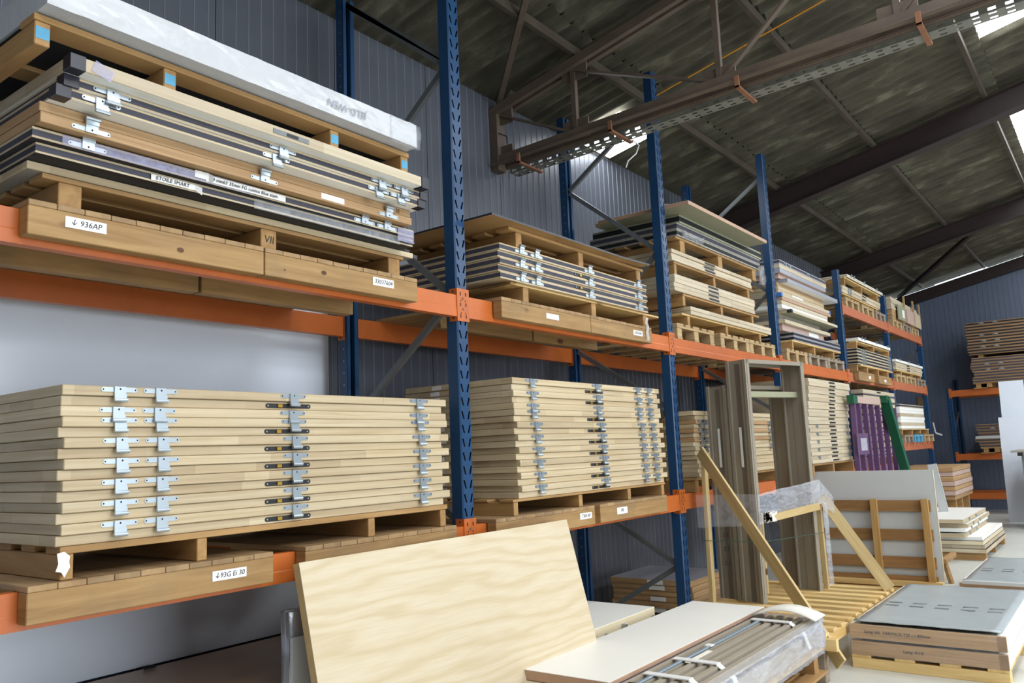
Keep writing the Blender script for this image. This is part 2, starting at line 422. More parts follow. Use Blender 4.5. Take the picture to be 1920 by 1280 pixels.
def cable(name, pts, r, mat, parent=None):
    cu = bpy.data.curves.new(name, 'CURVE'); cu.dimensions = '3D'; sp = cu.splines.new('POLY'); sp.points.add(len(pts)-1)
    for p, q in zip(sp.points, pts): p.co = (*q, 1)
    cu.bevel_depth = r; cu.bevel_resolution = 1
    t = bpy.data.objects.new(name, cu); COL.objects.link(t)
    dg = bpy.context.evaluated_depsgraph_get(); me = bpy.data.meshes.new_from_object(t.evaluated_get(dg)); me.materials.clear()
    COL.objects.unlink(t); bpy.data.objects.remove(t)
    return link(name, me, mat, parent)
c = cable('loose_cable', [(XT+.2, .02, ZB-.06), (XT+.24, -.03, ZB-.12), (XT+.2, -.02, ZB-.2), (XT+.16, .04, ZB-.26), (XT+.17, .07, ZB-.31)], .006, 'white_cable')
finish(c, 'loose white cable dangling from the cable tray', 'cable')
c = cable('orange_rope', [(6.05, .30, zr(.3)-.17), (6.0, -1.2, zr(-1.2)-.19), (5.95, -3.2, zr(-3.2)-.2)], .007, 'orange_cable')
finish(c, 'thin orange rope strung across just below the roof', 'rope')
c = cable('black_cable', [(XT-.06, 1.30, 4.62), (XT+.0, 1.2, 4.56), (XT+.02, 1.2, 4.42), (XT-.04, 1.3, 4.3)], .006, 'black_metal')
finish(c, 'short black cable loop on the wall by the truss end', 'cable')
# end wall: dark head beam under a bright gap, wind braces
hb = link('head_beam', boxmesh(.16, 17.5, .24, 0), 'steel_dark', None, (XE-.1, YW-8.2, zr(YW-8.2)-.27)); hb.rotation_euler.x = -math.atan(SL)
hb.scale.y = .5; hb.location = (XE-.1, (YW+YR)/2, zr((YW+YR)/2)-.27); finish(hb, 'dark steel head beam along the sloping top of the end wall', 'beam', kind='structure')
for a, b_, lb in (((15.2, -1.55, zr(-1.55)-.22), (19.7, .9, zr(.9)-.15), 'thin dark wind brace under the roof above the far racks'),
                  ((15.2, -4.1, zr(-4.1)-.22), (19.7, -1.7, zr(-1.7)-.15), 'thin dark wind brace under the roof near the right edge')):
    finish(bar('wind_brace', a, b_, .07, .07, 'steel_dark'), lb, 'brace', kind='structure')

# ================================================================== PALLET RACK
P = 2.8; UB, UT = 2.466, 2.597; LB, LT = 1.115, 1.247; HB, HT = 3.45, 3.58
def upright_mesh(H):
    """perforated C section: face at y=0 looking to -y, flanges running to +y; base at z=0"""
    v, f = [], []
    def q(a, b, c, d):
        i = len(v); v.extend((a, b, c, d)); f.append((i, i+1, i+2, i+3))
    hw, dp, mo = .05, .082, .08; n = int(H/mo)
    R = .008
    for k in range(n):
        z0, z1 = k*mo, (k+1)*mo
        for s in (-1, 1):
            xo, xi = s*(hw-R), s*.004
            # slot: slanted parallelogram in this half of the face
            a0, a1 = z0+.018, z0+.066; tx, bxx = s*.034, s*.019; wv = .0065
            sl = [(bxx-wv, a0), (bxx+wv, a0), (tx+wv, a1), (tx-wv, a1)]
            lo, hi = min(xo, xi), max(xo, xi)
            Q = [(lo, z0), (hi, z0), (hi, z1), (lo, z1)]
            for i in range(4):
                j = (i+1) % 4
                q((Q[i][0], 0, Q[i][1]), (Q[j][0], 0, Q[j][1]), (sl[j][0], 0, sl[j][1]), (sl[i][0], 0, sl[i][1]))
            q((s*(hw-R), 0, z0), (s*hw, R, z0), (s*hw, R, z1), (s*(hw-R), 0, z1))
        q((-.004, 0, z0), (.004, 0, z0), (.004, 0, z1), (-.004, 0, z1))
    H2 = n*mo
    for s in (-1, 1):
        q((s*hw, R, 0), (s*hw, dp, 0), (s*hw, dp, H2), (s*hw, R, H2))
        q((s*hw, dp, 0), (s*(hw-.032), dp, 0), (s*(hw-.032), dp, H2), (s*hw, dp, H2))
        q((s*(hw-.032), dp, 0), (s*(hw-.032), dp-.03, 0), (s*(hw-.032), dp-.03, H2), (s*(hw-.032), dp, H2))
    return pymesh(v, f, 'upright')
UPM = {}
def stud_mesh(H):
    """small bright bolt heads up one flange"""
    v, f = [], []; z = .06
    while z < H:
        i = len(v); v.extend([(0, -.004, z-.004), (0, .004, z-.004), (0, .004, z+.004), (0, -.004, z+.004)]); f.append((i, i+1, i+2, i+3)); z += .08
    return pymesh(v, f, 'studs')
def upright(par, y, H, back=False):
    if H not in UPM: UPM[H] = (upright_mesh(H), stud_mesh(H))
    o = link('upright', UPM[H][0], 'blue', par, (0, y, 0), (0, 0, math.pi if back else 0))
    md = o.modifiers.new('s', 'SOLIDIFY'); md.thickness = .002; md.offset = -1 if True else 1
    s = link('bolt_row', UPM[H][1], 'hinge_steel', o, ((.0508 if back else -.0508), .05, 0)); s['kind'] = 'stuff'
    bx('slot_shade_strip', -.042, .042, .022, .025, .01, H-.05, 'core_black', o, 0)  # black strip added inside the section as shade behind the slots
    bx('foot_plate', -.07, .07, -.03, .11, 0, .006, 'blue', o)
    return o
ZZ1 = [(0, 1.26), (1, 1.89), (0, 2.6), (1, 3.37), (0, 4.08), (1, 4.84)]
ZZ2 = [(1, .12), (0, .65), (1, 1.2), (0, 1.98), (1, 2.58), (0, 3.38), (1, 4.13), (0, 4.76)]
frames = []
for i in range(0, 7):
    H = 5.04 if i < 4 else 4.08; HR = 4.90 if i < 4 else 4.08
    where = ['just outside the left edge of the picture', 'nearest, with a door stack on either side', 'second nearest, right of the dark-edged doors', 'third nearest, behind the grey steel door frames',
             'at the near end of the tall shelf section', 'in the middle of the tall shelf section', 'last one at the far end of the racking'][i]
    t = T('upright_frame', 'blue perforated rack upright frame, ' + where, 'rack frame', (i*P, 0, 0), 'blue rack upright frames')
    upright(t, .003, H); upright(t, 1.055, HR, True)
    zz = ZZ1 if i == 1 else ZZ2
    for (s0, z0), (s1, z1) in zip(zz, zz[1:]):
        if z1 > H: continue
        bar('brace', (.0, .07 if s0 == 0 else .985, z0), (.0, .07 if s1 == 0 else .985, z1), .03, .04, 'galvanised', t)
    if i == 1: bar('brace', (0, .07, 4.12), (0, .985, 4.84), .03, .04, 'galvanised', t)
    frames.append(t)
def beam_mesh(L):
    pr = [(0, 0), (.05, 0), (.05, .131), (.003, .131), (0, .128), (0, .058), (.004, .052), (.004, .0)]
    pr = [(.0, 0), (.05, 0), (.05, .131), (.004, .131), (.002, .129), (.002, .056), (0, .050)]
    return extrude_profile(pr, L, 'x')
BM = beam_mesh(P-.104)
def conn_mesh(sgn):
    """end bracket: plate on the upright face (towards sgn) and plate on the flange; dark key holes"""
    v, f, mi = [], [], []
    def box(a, b):
        i = len(v); (x0, y0, z0), (x1, y1, z1) = a, b
        v.extend([(x0, y0, z0), (x1, y0, z0), (x1, y1, z0), (x0, y1, z0), (x0, y0, z1), (x1, y0, z1), (x1, y1, z1), (x0, y1, z1)])
        for q in ((0, 3, 2, 1), (4, 5, 6, 7), (0, 1, 5, 4), (1, 2, 6, 5), (2, 3, 7, 6), (3, 0, 4, 7)): f.append(tuple(i+j for j in q)); mi.append(0)
    def quad(ps):
        i = len(v); v.extend(ps); f.append((i, i+1, i+2, i+3)); mi.append(1)
    x1 = sgn*.0505
    lo, hi = min(-sgn*.002, x1), max(-sgn*.002, x1)
    box((min(0, x1), -.004, 0), (max(0, x1), 0, .198)); box((min(0, -sgn*.004), -.004, 0), (max(0, -sgn*.004), .06, .198))
    for z in (.03, .10, .165):
        c = sgn*.026; quad([(c-.004, -.0046, z-.010), (c+.005, -.0046, z-.010), (c+.004, -.0046, z+.012), (c-.005, -.0046, z+.012)])
    for z in (.05, .125):
        c = sgn*.03; quad([(c-.004, -.0046, z-.004), (c+.004, -.0046, z-.004), (c+.004, -.0046, z+.004), (c-.004, -.0046, z+.004)])
    for z in (.02, .18):
        xx = -sgn*.0046; quad([(xx, .022, z-.005), (xx, .032, z-.005), (xx, .032, z+.005), (xx, .022, z+.005)])
    return setmats(pymesh(v, f), mi, 2)
CR, CL = conn_mesh(1), conn_mesh(-1)
BOLT = None
def bolt_mesh():
    bm = bmesh.new(); bmesh.ops.create_cone(bm, cap_ends=True, segments=6, radius1=.007, radius2=.007, depth=.006)
    me = bpy.data.meshes.new('bolt'); bm.to_mesh(me); bm.free(); return me
BOLT = bolt_mesh()
def rack_beam(i, z0, front, shelf, mat):
    side = 'front' if front else 'rear'
    bay = ['leftmost', 'second', 'third', 'fourth', 'fifth', 'last'][i]
    t = T('rack_beam', f'orange steel beam at the {side} of the {shelf} shelf, {bay} bay along the rack', 'rack beam', ((i+.5)*P, 0 if front else 1.055, z0), 'orange rack beams', rz=0 if front else math.pi)
    link('beam_body', BM, mat, t, (0, 0, 0))
    # bracket on the right hand upright's left half and on the left hand upright's right half
    e = P/2-.0505
    for s, me in ((1, CR), (-1, CL)):
        c = link('end_bracket', me, [mat, 'hole_dark'], t, (s*e, 0, -.026))
        if front and i in (0, 1, 2) and s == 1:
            for z in (.075, .14): link('bolt', BOLT, 'galvanised', c, (.049, -.006, z), (math.pi/2, 0, 0))
    return t
for i in range(6):
    for fr in (True, False):
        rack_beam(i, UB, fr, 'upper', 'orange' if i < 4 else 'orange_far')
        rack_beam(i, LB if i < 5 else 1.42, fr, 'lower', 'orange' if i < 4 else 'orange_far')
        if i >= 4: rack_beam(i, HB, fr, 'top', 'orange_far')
# end-wall rack
ER = 18.8
for yy, wh in ((-.06, 'left end of the rack against the end wall'), (-2.86, 'far right end of the rack against the end wall')):
    t = T('upright_frame', 'dark blue rack upright frame, ' + wh, 'rack frame', (ER, yy, 0), 'end wall rack frames', rz=-math.pi/2)
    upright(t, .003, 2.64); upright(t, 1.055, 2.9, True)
    for z in (.5, 1.6):
        bar('brace', (0, .07, z), (0, .985, z+.55), .03, .04, 'galvanised', t)
for z, nm in ((UB, 'upper'), (LB, 'lower'), (.30, 'bottom')):
    for fr in (True, False):
        t = T('rack_beam', f'orange beam at the {"front" if fr else "rear"} of the {nm} shelf on the end wall rack', 'rack beam', (ER if fr else ER+1.05, -1.46, z), 'end wall rack beams', rz=-math.pi/2 if fr else math.pi/2)
        link('beam_body', BM, 'orange', t)
        for s, me in ((1, CR), (-1, CL)): link('end_bracket', me, ['orange', 'hole_dark'], t, (s*(P/2-.0505), 0, -.026))

# ================================================================== BUILDERS FOR STACKED GOODS
def capsule(L, H, t, n=5):
    """flat plate with round ends in the xz plane, front at y=-t"""
    pts = []
    for k in range(n+1):
        a = -math.pi/2 + math.pi*k/n; pts.append((L/2-H/2+math.cos(a)*H/2, math.sin(a)*H/2))
    for k in range(n+1):
        a = math.pi/2 + math.pi*k/n; pts.append((-L/2+H/2+math.cos(a)*H/2, math.sin(a)*H/2))
    c = len(pts); v = [(x, -t, z) for x, z in pts] + [(x, 0, z) for x, z in pts]
    f = [tuple(range(c))] + [(i, c+i, c+(i+1) % c, (i+1) % c) for i in range(c)]
    return v, f
def merge(parts):
    V, F, I = [], [], []
    for v, f, m_ in parts:
        o = len(V); V += v; F += [tuple(o+i for i in q) for q in f]; I += [m_]*len(f)
    return setmats(pymesh(V, F), I, max(I)+1)
def cub(x0, x1, y0, y1, z0, z1):
    v = [(x0, y0, z0), (x1, y0, z0), (x1, y1, z0), (x0, y1, z0), (x0, y0, z1), (x1, y0, z1), (x1, y1, z1), (x0, y1, z1)]
    return v, [(0, 3, 2, 1), (4, 5, 6, 7), (0, 1, 5, 4), (1, 2, 6, 5), (2, 3, 7, 6), (3, 0, 4, 7)]
def cylx(x0, x1, cy, cz, r, n=8):
    v = [(x, cy+r*math.cos(2*math.pi*k/n), cz+r*math.sin(2*math.pi*k/n)) for x in (x0, x1) for k in range(n)]
    return v, [tuple(range(n)), tuple(range(2*n-1, n-1, -1))] + [(k, n+k, n+(k+1) % n, (k+1) % n) for k in range(n)]
def disc(x, z, r, y, n=6):
    return [(x+r*math.cos(2*math.pi*k/n), y, z+r*math.sin(2*math.pi*k/n)) for k in range(n)], [tuple(range(n))]
HINGE = merge([(*capsule(.140, .018, .0025), 0), (*cub(-.022, .022, -.009, 0, -.022, .0115), 0), (*cub(-.0235, .0235, -.013, -.004, -.040, -.018), 0),
               (*cylx(-.026, .026, -.013, -.040, .0075), 0), (*disc(-.062, 0, .0035, -.0028), 1), (*disc(.062, 0, .0035, -.0028), 1), (*disc(0, .002, .004, -.0093), 1)])
LOCK = merge([(*capsule(.25, .020, .002), 0), (*disc(-.112, 0, .004, -.0023), 1), (*disc(.112, 0, .004, -.0023), 1)])
LATCH = merge([(*cub(-.012, .012, -.008, 0, -.007, .007), 0)])
SMALLH = merge([(*capsule(.1, .02, .004), 0), (*cub(-.014, .014, -.014, 0, -.03, .01), 0)])
def add_hinge(par, x, z, flip=False, far=False):
    o = link('hinge', SMALLH if far else HINGE, 'hinge_steel' if far else ['hinge_steel', 'hole_dark'], par, (x, 0, z))
    if flip: o.rotation_euler = (0, math.pi, 0)
    return o
def add_lock(par, x, z, far=False):
    o = link('lock_plate', LOCK, ['black_metal', 'hinge_steel'], par, (x, 0, z))
    if not far: link('latch', LATCH, 'brass', o, (-.05, 0, 0))
    return o
LASTD = [None]
def door(x0, x1, yf, dep, z0, th, label, mat='door_wood', group=None, name='door_leaf', core=None, hinges=(), flip=False, lock=None, dz=.006, far=False, face=None, kind_cat='door', corners=None):
    """a door blank lying flat, long edge at y=yf facing the aisle"""
    t = T(name, label, kind_cat, (x0, yf, z0), group); LASTD[0] = t
    L = x1-x0
    if core is None and face is None:
        bx('leaf', 0, L, 0, dep, .0006, th-.0006, mat, t, .0025)
    elif core is None:
        s = .006
        bx('leaf', 0, L, 0, dep, .0006, th-.0006, mat, t, .002)
        bx('face_sheet', .004, L-.004, .005, dep, .0, .0006, face, t, 0); bx('face_sheet', .004, L-.004, .005, dep, th-.0006, th-.0001, face, t, 0)
    else:
        s = th*.22
        bx('core', .001, L-.001, .0015, dep-.001, s, th-s, core, t, 0)
        for a, b_ in ((.0004, s), (th-s, th-.0004)):
            sh = bx('face_sheet', 0, L, 0, dep, a, b_, mat, t, .0008)
            if face: bx('laminate', 0, L, .0, dep, (.0 if a < .01 else b_), (.0003 if a < .01 else b_+.0003), face, sh, 0).location = (0, 0, (-(b_-a)/2-.0002) if a < .01 else (b_-a)/2+.0002)
    for h in hinges: add_hinge(t, h-x0, th/2+dz, flip, far)
    if lock is not None: add_lock(t, lock-x0, th/2, far)
    if corners:
        for cx in corners:
            a = -.004 if cx == 0 else L-.05
            bx('corner_protector', a, a+.054, -.005, .05, -.002, th+.002, 'bright_blue' if corners == BLUEC else 'laminate_black', t)
    return t
BLUEC = [0, 1]
def pallet(x0, x1, yf, dep, z0, z1, strs, label, sw=.05, board=.02, mat='pallet_wood', nb=4, marks=None, group='stringer pallets', full=False, stringmat='pallet_wood_y', tier=False):
    """bearer pallet: runners along y at the given x, deck boards along x on top"""
    t = T('pallet', label, 'pallet', ((x0+x1)/2, yf, z0), group); c = (x0+x1)/2
    for s in strs:
        r = bx('runner', s-c, s+sw-c, .004, dep, 0, z1-z0-board-.0005, stringmat, t, .003)
        if marks: bx('paint_mark', -sw*.44, sw*.44, -(dep-.004)/2-.0012, -(dep-.004)/2+.001, -.02, .022, 'blue_paint', r, 0)
    if full: bx('deck_sheet', x0-c, x1-c, 0, dep, z1-z0-board, z1-z0-.0005, mat, t, .001)
    else:
        w_ = .11
        for k in range(nb):
            y = (dep-w_)*k/(nb-1); bx('deck_board', x0-c, x1-c, y, y+w_, z1-z0-board, z1-z0-.0005, mat, t, .002)
    return t
def euro(x0, x1, yf, z0, label, mat='euro_wood', dep=1.0, h=.143, group='block pallets', mats=None):
    t = T('block_pallet', label, 'pallet', ((x0+x1)/2, yf, z0), group); w_ = x1-x0
    bw = .10 if w_ > .6 else .08
    for i, fx in enumerate((0, .5, 1)):
        cx = -w_/2 + bw/2 + fx*(w_-bw)
        bx('bottom_board', cx-bw/2, cx+bw/2, 0, dep, 0, .02, mat, t, .002)
        for fy in (0, .5, 1):
            y = fy*(dep-.1); bx('block', cx-bw/2+.004, cx+bw/2-.004, y+.003, y+.097, .02, .099, mat, t, .003)
    for fy in (0, .5, 1):
        y = fy*(dep-.1); bx('cross_board', -w_/2, w_/2, y, y+.1, .099, .121, mat, t, .002)
    for k in range(5):
        bwid = .13 if k in (0, 2, 4) else .1; bwid *= w_/.8
        cx = -w_/2 + bwid/2 + k*(w_-bwid)/4
        bx('top_board', cx-bwid/2, cx+bwid/2, 0, dep, .1212, h, mat, t, .002)
    return t
def deck(x0, x1, zt, label, sign=None, knots=(), group='timber shelf decks', end=1.05, worn=False):
    """shelf deck: boards across the beams, a deep timber hooked over the front beam and one below the middle"""
    t = T('shelf_deck', label, 'shelf deck', ((x0+x1)/2, -.075, zt), group); w_ = (x1-x0)/2
    fb = bx('front_timber', -w_, w_, 0, .069, -.107, -.0006, 'timber', t, .003)
    bx('middle_timber', -w_+.01, w_, .52, .59, -.107, -.0006, 'timber', t, .003)
    for kx, kz, kr in knots:
        v_, f_ = disc(0, 0, kr, 0, 9); v_ = [(a_[0]*1.5, a_[1], a_[2]) for a_ in v_]
        link('knot', pymesh(v_, f_), 'knot_brown', fb, (kx-(x0+x1)/2, -.0353, kz-zt+.0538))
    n = max(4, round(2*w_/.104)); p = 2*w_/n
    for k in range(n):
        bx('deck_board', -w_+k*p+.0012, -w_+(k+1)*p-.0012, .0, end+.075, 0, .022+random.uniform(-.001, .001), 'deck_wood', t, .002)
    if sign:
        sx0, sx1, s0, s1, txt = sign; c = (x0+x1)/2
        pl_ = bx('label_plate', sx0-c, sx1-c, -.003, -.0003, s0-zt, s1-zt, 'paper', t, .0008)
        if txt: text('lettering', txt, (s1-s0)*.72, 'ink', pl_, (0, -.0022, 0))
    return t

# ================================================================== BAY 1, UPPER SHELF
deck(.345, 1.337, UT, 'timber shelf deck under the leftmost upper stack, its label starts 936', (.472, .624, 2.538, 2.580, '\u2193 936AP'), [(.93, 2.532, .011)])
deck(1.343, 2.334, UT, 'timber shelf deck left of the nearest blue upright, its label starts 3303', (2.0, 2.15, 2.538, 2.582, '33037604'), [(1.68, 2.552, .011), (1.45, 2.53, .004)])
a = pallet(.40, 2.26, -.045, .9, 2.62, 2.736, (.46, 1.345, 2.15), 'wooden pallet carrying the leftmost upper stack of dark-edged doors', .085, group='stringer pallets', nb=6)
for ch in a.children:
    if ch.name.startswith('runner') and abs(ch.location.x-(1.345+.0425-1.33)) < .02: text('pencil_mark', 'VII', .05, 'ink', ch, (0, -(.9-.004)/2-.001, 0))
G1 = 'doors in the leftmost upper stack'
door(.345, 2.33, -.05, .88, 2.737, .03, 'pale wood base board at the bottom of the leftmost upper stack', 'door_wood', G1, 'base_board', face='face_grey', kind_cat='board')
d7 = door(.335, 2.235, -.14, .93, 2.768, .040, 'lowest dark-cored door in the leftmost upper stack, with torn tape', 'door_wood', G1, core='core_dark', face='core_black')
d6 = door(.31, 2.21, -.17, .93, 2.809, .041, 'dark-cored door with written white tape and upturned hinges, leftmost upper stack', 'door_wood', G1, core='core_dark', face='core_black', hinges=(.50, 1.86, 2.015), flip=True, dz=-.004)
d5 = door(.316, 2.155, -.215, .93, 2.856, .040, 'tan wooden door with white tag and upturned hinges, leftmost upper stack', 'door_wood_tan', G1, hinges=(.49, 1.235, 1.985), flip=True, dz=-.002)
d4 = door(.316, 2.155, -.205, .93, 2.898, .038, 'tan wooden door with letters on its edge, middle of the leftmost upper stack', 'door_wood_tan', G1)
d3 = door(.335, 2.177, -.285, .95, 2.938, .040, 'dark-cored door above the tan doors, leftmost upper stack', 'door_wood', G1, core='core_dark', face='white_door', hinges=(.49, 1.245, 1.85, 2.0), corners=(0, 1), dz=.002)
d2 = door(.357, 2.186, -.292, .95, 2.980, .040, 'dark-cored door second below the upper pallet, leftmost upper stack', 'door_wood', G1, core='core_dark', face='white_door', hinges=(.525, 1.275, 1.865, 2.02), corners=(0, 1), dz=.002)
d1 = door(.35, 2.09, -.352, .95, 3.022, .050, 'thick pale door with a lock slot just below the upper pallet', 'door_wood_pale', G1, face='white_door', corners=(0,))
bx('lock_plate', 1.18-.35, 1.37-.35, -.002, .001, .014, .036, 'galvanised', d1, .001); bx('lock_slot', 1.25-.35, 1.31-.35, -.0035, -.0015, .018, .032, 'black_metal', d1, 0)
link('end_protector', boxmesh(.05, .06, .06), 'laminate_black', d1, (1.77, .03, .025))
link('torn_film', boxmesh(.07, .002, .045, 0), 'film_violet', d1, (.11, -.004, .022), (0, .3, 0))
bx('paper_tag', 1.55-.316, 1.69-.316, -.002, -.0004, .008, .036, 'paper', d5, 0); text('lettering', 'SE', .03, 'ink', d4, (2.06-.316, -.001, .018))
def tape(par, x0, x1, z0, z1, txt, sz, dy=-.004, curl=True):
    n = 10; v = []
    for k in range(n+1):
        x = x0+(x1-x0)*k/n; b_ = (random.uniform(-.003, 0) if 0 < k < n else 0) + (-.02 if curl and k == n else 0)
        v += [(x, dy+b_, z0 + (-.02 if curl and k == n else 0)), (x, dy+b_, z1+(-.012 if curl and k == n else 0))]
    me = pymesh(v, [(2*i, 2*i+2, 2*i+3, 2*i+1) for i in range(n)]); o = link('paper_tape', me, 'tape_white', par)
    if txt: text('lettering', txt, sz, 'ink', o, ((x0+x1)/2-.015, dy-.004, (z0+z1)/2))
tape(d7, .76-.335, .97-.335, .006, .030, 'ETOILE SMART', .022)
tape(d6, .98-.31, 1.38-.31, .006, .034, '30 min63 35mm FG cuisine Blue stam', .022, curl=False)
tape(d6, .93-.31, 1.0-.31, .012, .042, None, 0)
link('torn_film', boxmesh(.8, .002, .038, 0), 'film_violet', d6, (.5, -.003, .02)); link('torn_film', boxmesh(.9, .002, .05, 0), 'film_clear', d7, (1.35, -.004, .02))
link('torn_film', boxmesh(.12, .002, .07, 0), 'film_violet', d6, (1.84, -.004, .0))
a = pallet(.235, 2.02, -.335, .9, 3.073, 3.182, (.24, .70, 1.51, 1.965), 'wooden pallet with blue-painted runner ends lying on the leftmost upper stack', .05, .024, marks=True, nb=3)
wbx('void_shade_sheet', .25, 2.0, -.22, .55, 3.176, 3.1815, 'core_black', a, 0)  # black sheet put in as the dark shade behind the front board
# white shrink-wrapped panel pack
def wrapped(name, x0, x1, y0, y1, z0, z1, mat, amp=.006, nx=60, ny=16, smooth=True):
    bm = bmesh.new()
    g = bmesh.ops.create_cube(bm, size=1); bmesh.ops.scale(bm, vec=(x1-x0, y1-y0, z1-z0), verts=bm.verts)
    ex = [e for e in bm.edges if abs((e.verts[0].co-e.verts[1].co).x) > .5*(x1-x0)]; bmesh.ops.subdivide_edges(bm, edges=ex, cuts=nx, use_grid_fill=True)
    ez = [e for e in bm.edges if abs((e.verts[0].co-e.verts[1].co).z) > .9*(z1-z0)]; bmesh.ops.subdivide_edges(bm, edges=ez, cuts=4, use_grid_fill=True)
    ey = [e for e in bm.edges if abs((e.verts[0].co-e.verts[1].co).y) > .9*(y1-y0)]; bmesh.ops.subdivide_edges(bm, edges=ey, cuts=6, use_grid_fill=True)
    for v_ in bm.verts:
        e = min(1, (abs(v_.co.x)/((x1-x0)/2))**8)
        v_.co += Vector((0, random.uniform(-1, 1)*amp, random.uniform(-1, 1)*amp*.7))*(1+e)
    me = bpy.data.meshes.new('wrap'); bm.to_mesh(me); bm.free()
    for p in me.polygons: p.use_smooth = smooth
    return me
t = T('wrapped_panel', 'white shrink-wrapped panel pack on top of the leftmost upper stack', 'panel', ((.244+2.0)/2, -.41, 3.184))
link('pack', wrapped('pack', .244, 2.0, -.41, .55, 3.184, 3.30, 'wrap_white', .0012, 40, 16, False), 'wrap_white', t, (0, .48, .062))
text('lettering', 'JELD-WEN', .050, 'ink_faint', t, (.42, -.0075, .056), (math.pi/2, math.pi, 0))
link('film_tail', wrapped('tail', 0, .20, 0, .02, 0, .12, None, .004, 8, 2), 'film_clear', t, (.795, .0, .055))

# ================================================================== BAY 1, LOWER SHELF
deck(.392, 1.388, LT, 'timber shelf deck on the leftmost lower shelf, its label reads 93G', (1.09, 1.25, 1.184, 1.224, '\u219393G Ei 30'))
deck(1.56, 2.60, LT, 'timber shelf deck below the leftmost lower stack, beside the nearest blue upright')
pallet(.505, 2.555, -.05, .92, 1.2695, 1.386, (.51, 1.04, 1.97, 2.50), 'wooden pallet under the stack of fifteen pale doors', .045, .026, nb=5)
G2 = 'fifteen pale doors, leftmost lower stack'
pat = 'HLHHLHLHLHLHLHL'
z = 1.386; th = (1.962-1.386)/15
for k in range(15)[::-1]:
    h = pat[k] == 'H'; j = random.uniform(-.006, .006)
    dx = {0: .0, 1: 0, 2: -.004, 3: .004}.get(k, .012 if h else -.004)
    sx = dx + j*.3
    door(.492+sx, 2.56+sx + (.0 if h else -.03), -.058 if h else -.046, .93, z, th,
         f'pale door {"with steel hinges" if h else "with black lock plate"}, {nth_top(k)}, leftmost lower stack', 'door_wood', G2,
         hinges=(.70+sx, .865+sx, 1.51+sx, 2.34+sx) if h else (), lock=None if h else 1.49+sx)
    z += th
# white torn label on the pallet corner
t = T('crumpled_label', 'crumpled white paper label hanging on the lower left pallet corner', 'label', (.515, -.056, 1.33))
link('paper', pymesh([(-.022, 0, .035), (.0, -.006, .04), (.022, -.002, .022), (.016, -.01, .004), (.022, -.005, -.016), (.004, -.003, -.05), (-.01, -.01, -.03), (-.026, -.002, -.026), (-.02, -.008, 0), (0, -.016, .002)], [(9, i, (i+1) % 9) for i in range(9)], smooth=True), 'foam', t)

# behind and below bay 1
wp = T('white_wall_sheet', 'large white smooth sheet standing against the wall behind the leftmost bay', 'panel', (.8, 1.24, .602))
bx('sheet', -3.5, 2.02, 0, .012, 0, 2.1, 'white_liner', wp, .001)
br = T('brown_board_stack', 'stack of brown laminated boards on the floor under the leftmost bay', 'board stack', (.5, 1.2, 0))
for k in range(10):
    bx('board', -.42, 2.0+random.uniform(-.02, .02), -1.1, 0, k*.06+.0005, k*.06+.0595, 'brown_laminate', br, .002)
for x, y in ((1.52, 1.16), (2.39, 1.16)):
    t = T('metal_clip', 'small chrome clip on the brown boards, ' + ('left one' if x < 2 else 'right one beside the leaning oak board'), 'clip', (x, y, .602))
    bx('plate', -.03, .03, -.01, .01, 0, .006, 'hinge_steel', t); bx('tongue', -.035, .035, -.014, -.008, .004, .016, 'black_metal', t)

# ================================================================== BAY 2, UPPER SHELF
deck(3.085, 4.135, UT, 'timber shelf deck below the dark-edged doors, left half', (3.57, 3.72, 2.533, 2.570, None))
deck(4.142, 5.085, UT, 'timber shelf deck below the dark-edged doors, right half', (4.77, 4.92, 2.531, 2.572, '33037602'))
pallet(3.20, 5.24, -.068, .9, 2.62, 2.730, (3.335, 4.18, 4.975), 'wooden pallet with a plywood top under the dark-edged doors', .06, .014, 'spruce_x', full=True)
G3 = 'five dark-edged doors on the second bay'
z = 2.731; th = .0455
for k in range(5)[::-1]:
    h = k in (0, 2, 4)
    door(3.06+(0 if h else -.006), 5.01+random.uniform(-.006, .006), -.094 if h else -.084, .93, z, th,
         f'dark-edged door {"with upturned hinges" if h else "with black lock plate"}, {nth_top(k)}, second bay upper stack', 'door_wood', G3, core='core_dark',
         hinges=(3.29, 3.46, 4.125, 4.86) if h else (), flip=True, dz=-.002, lock=4.06 if not h else None)
    z += th
t = T('cardboard_scrap', 'torn cardboard scrap stuck out under the dark-edged doors', 'cardboard', (3.15, -.10, 2.715))
link('flap', pymesh([(-.02, 0, -.02), (.10, .0, .012), (.12, .3, .01), (-.06, .3, -.03), (.03, .0, -.004), (.03, .3, -.012)], [(0, 4, 5, 3), (4, 1, 2, 5)]), 'cardboard', t)
pallet(3.17, 4.97, -.09, .88, 2.960, 3.086, (3.25, 4.0, 4.865), 'wooden pallet under the black sheet, second bay', .062, .022, nb=5)
t = T('black_sheet', 'large black-topped plywood sheet capping the second bay stack', 'sheet', (2.9, -.17, 3.087))
n = 14; v = []
for k in range(n+1):
    x = 2.04*k/n; dz_ = .0 + (.012*(k/n-.8)*5 if k/n > .8 else 0)
    for y in (0, .95): v += [(x, y, .0+dz_), (x, y, .012+dz_)]
f = []
for k in range(n):
    a = 4*k; b_ = a+4
    f += [(a, b_, b_+1, a+1), (a+2, a+3, b_+3, b_+2), (a+1, b_+1, b_+3, a+3), (a, a+2, b_+2, b_)]
f += [(0, 1, 3, 2), (4*n, 4*n+2, 4*n+3, 4*n+1)]
me = pymesh(v, f); idx = [0]*len(me.polygons)
for i, p in enumerate(me.polygons):
    if p.normal.z > .5 or i in (4*n, 4*n+1) or p.normal.y < -.5: idx[i] = 1
link('plywood', setmats(me, idx, 2), ['pallet_wood', 'laminate_black'], t)
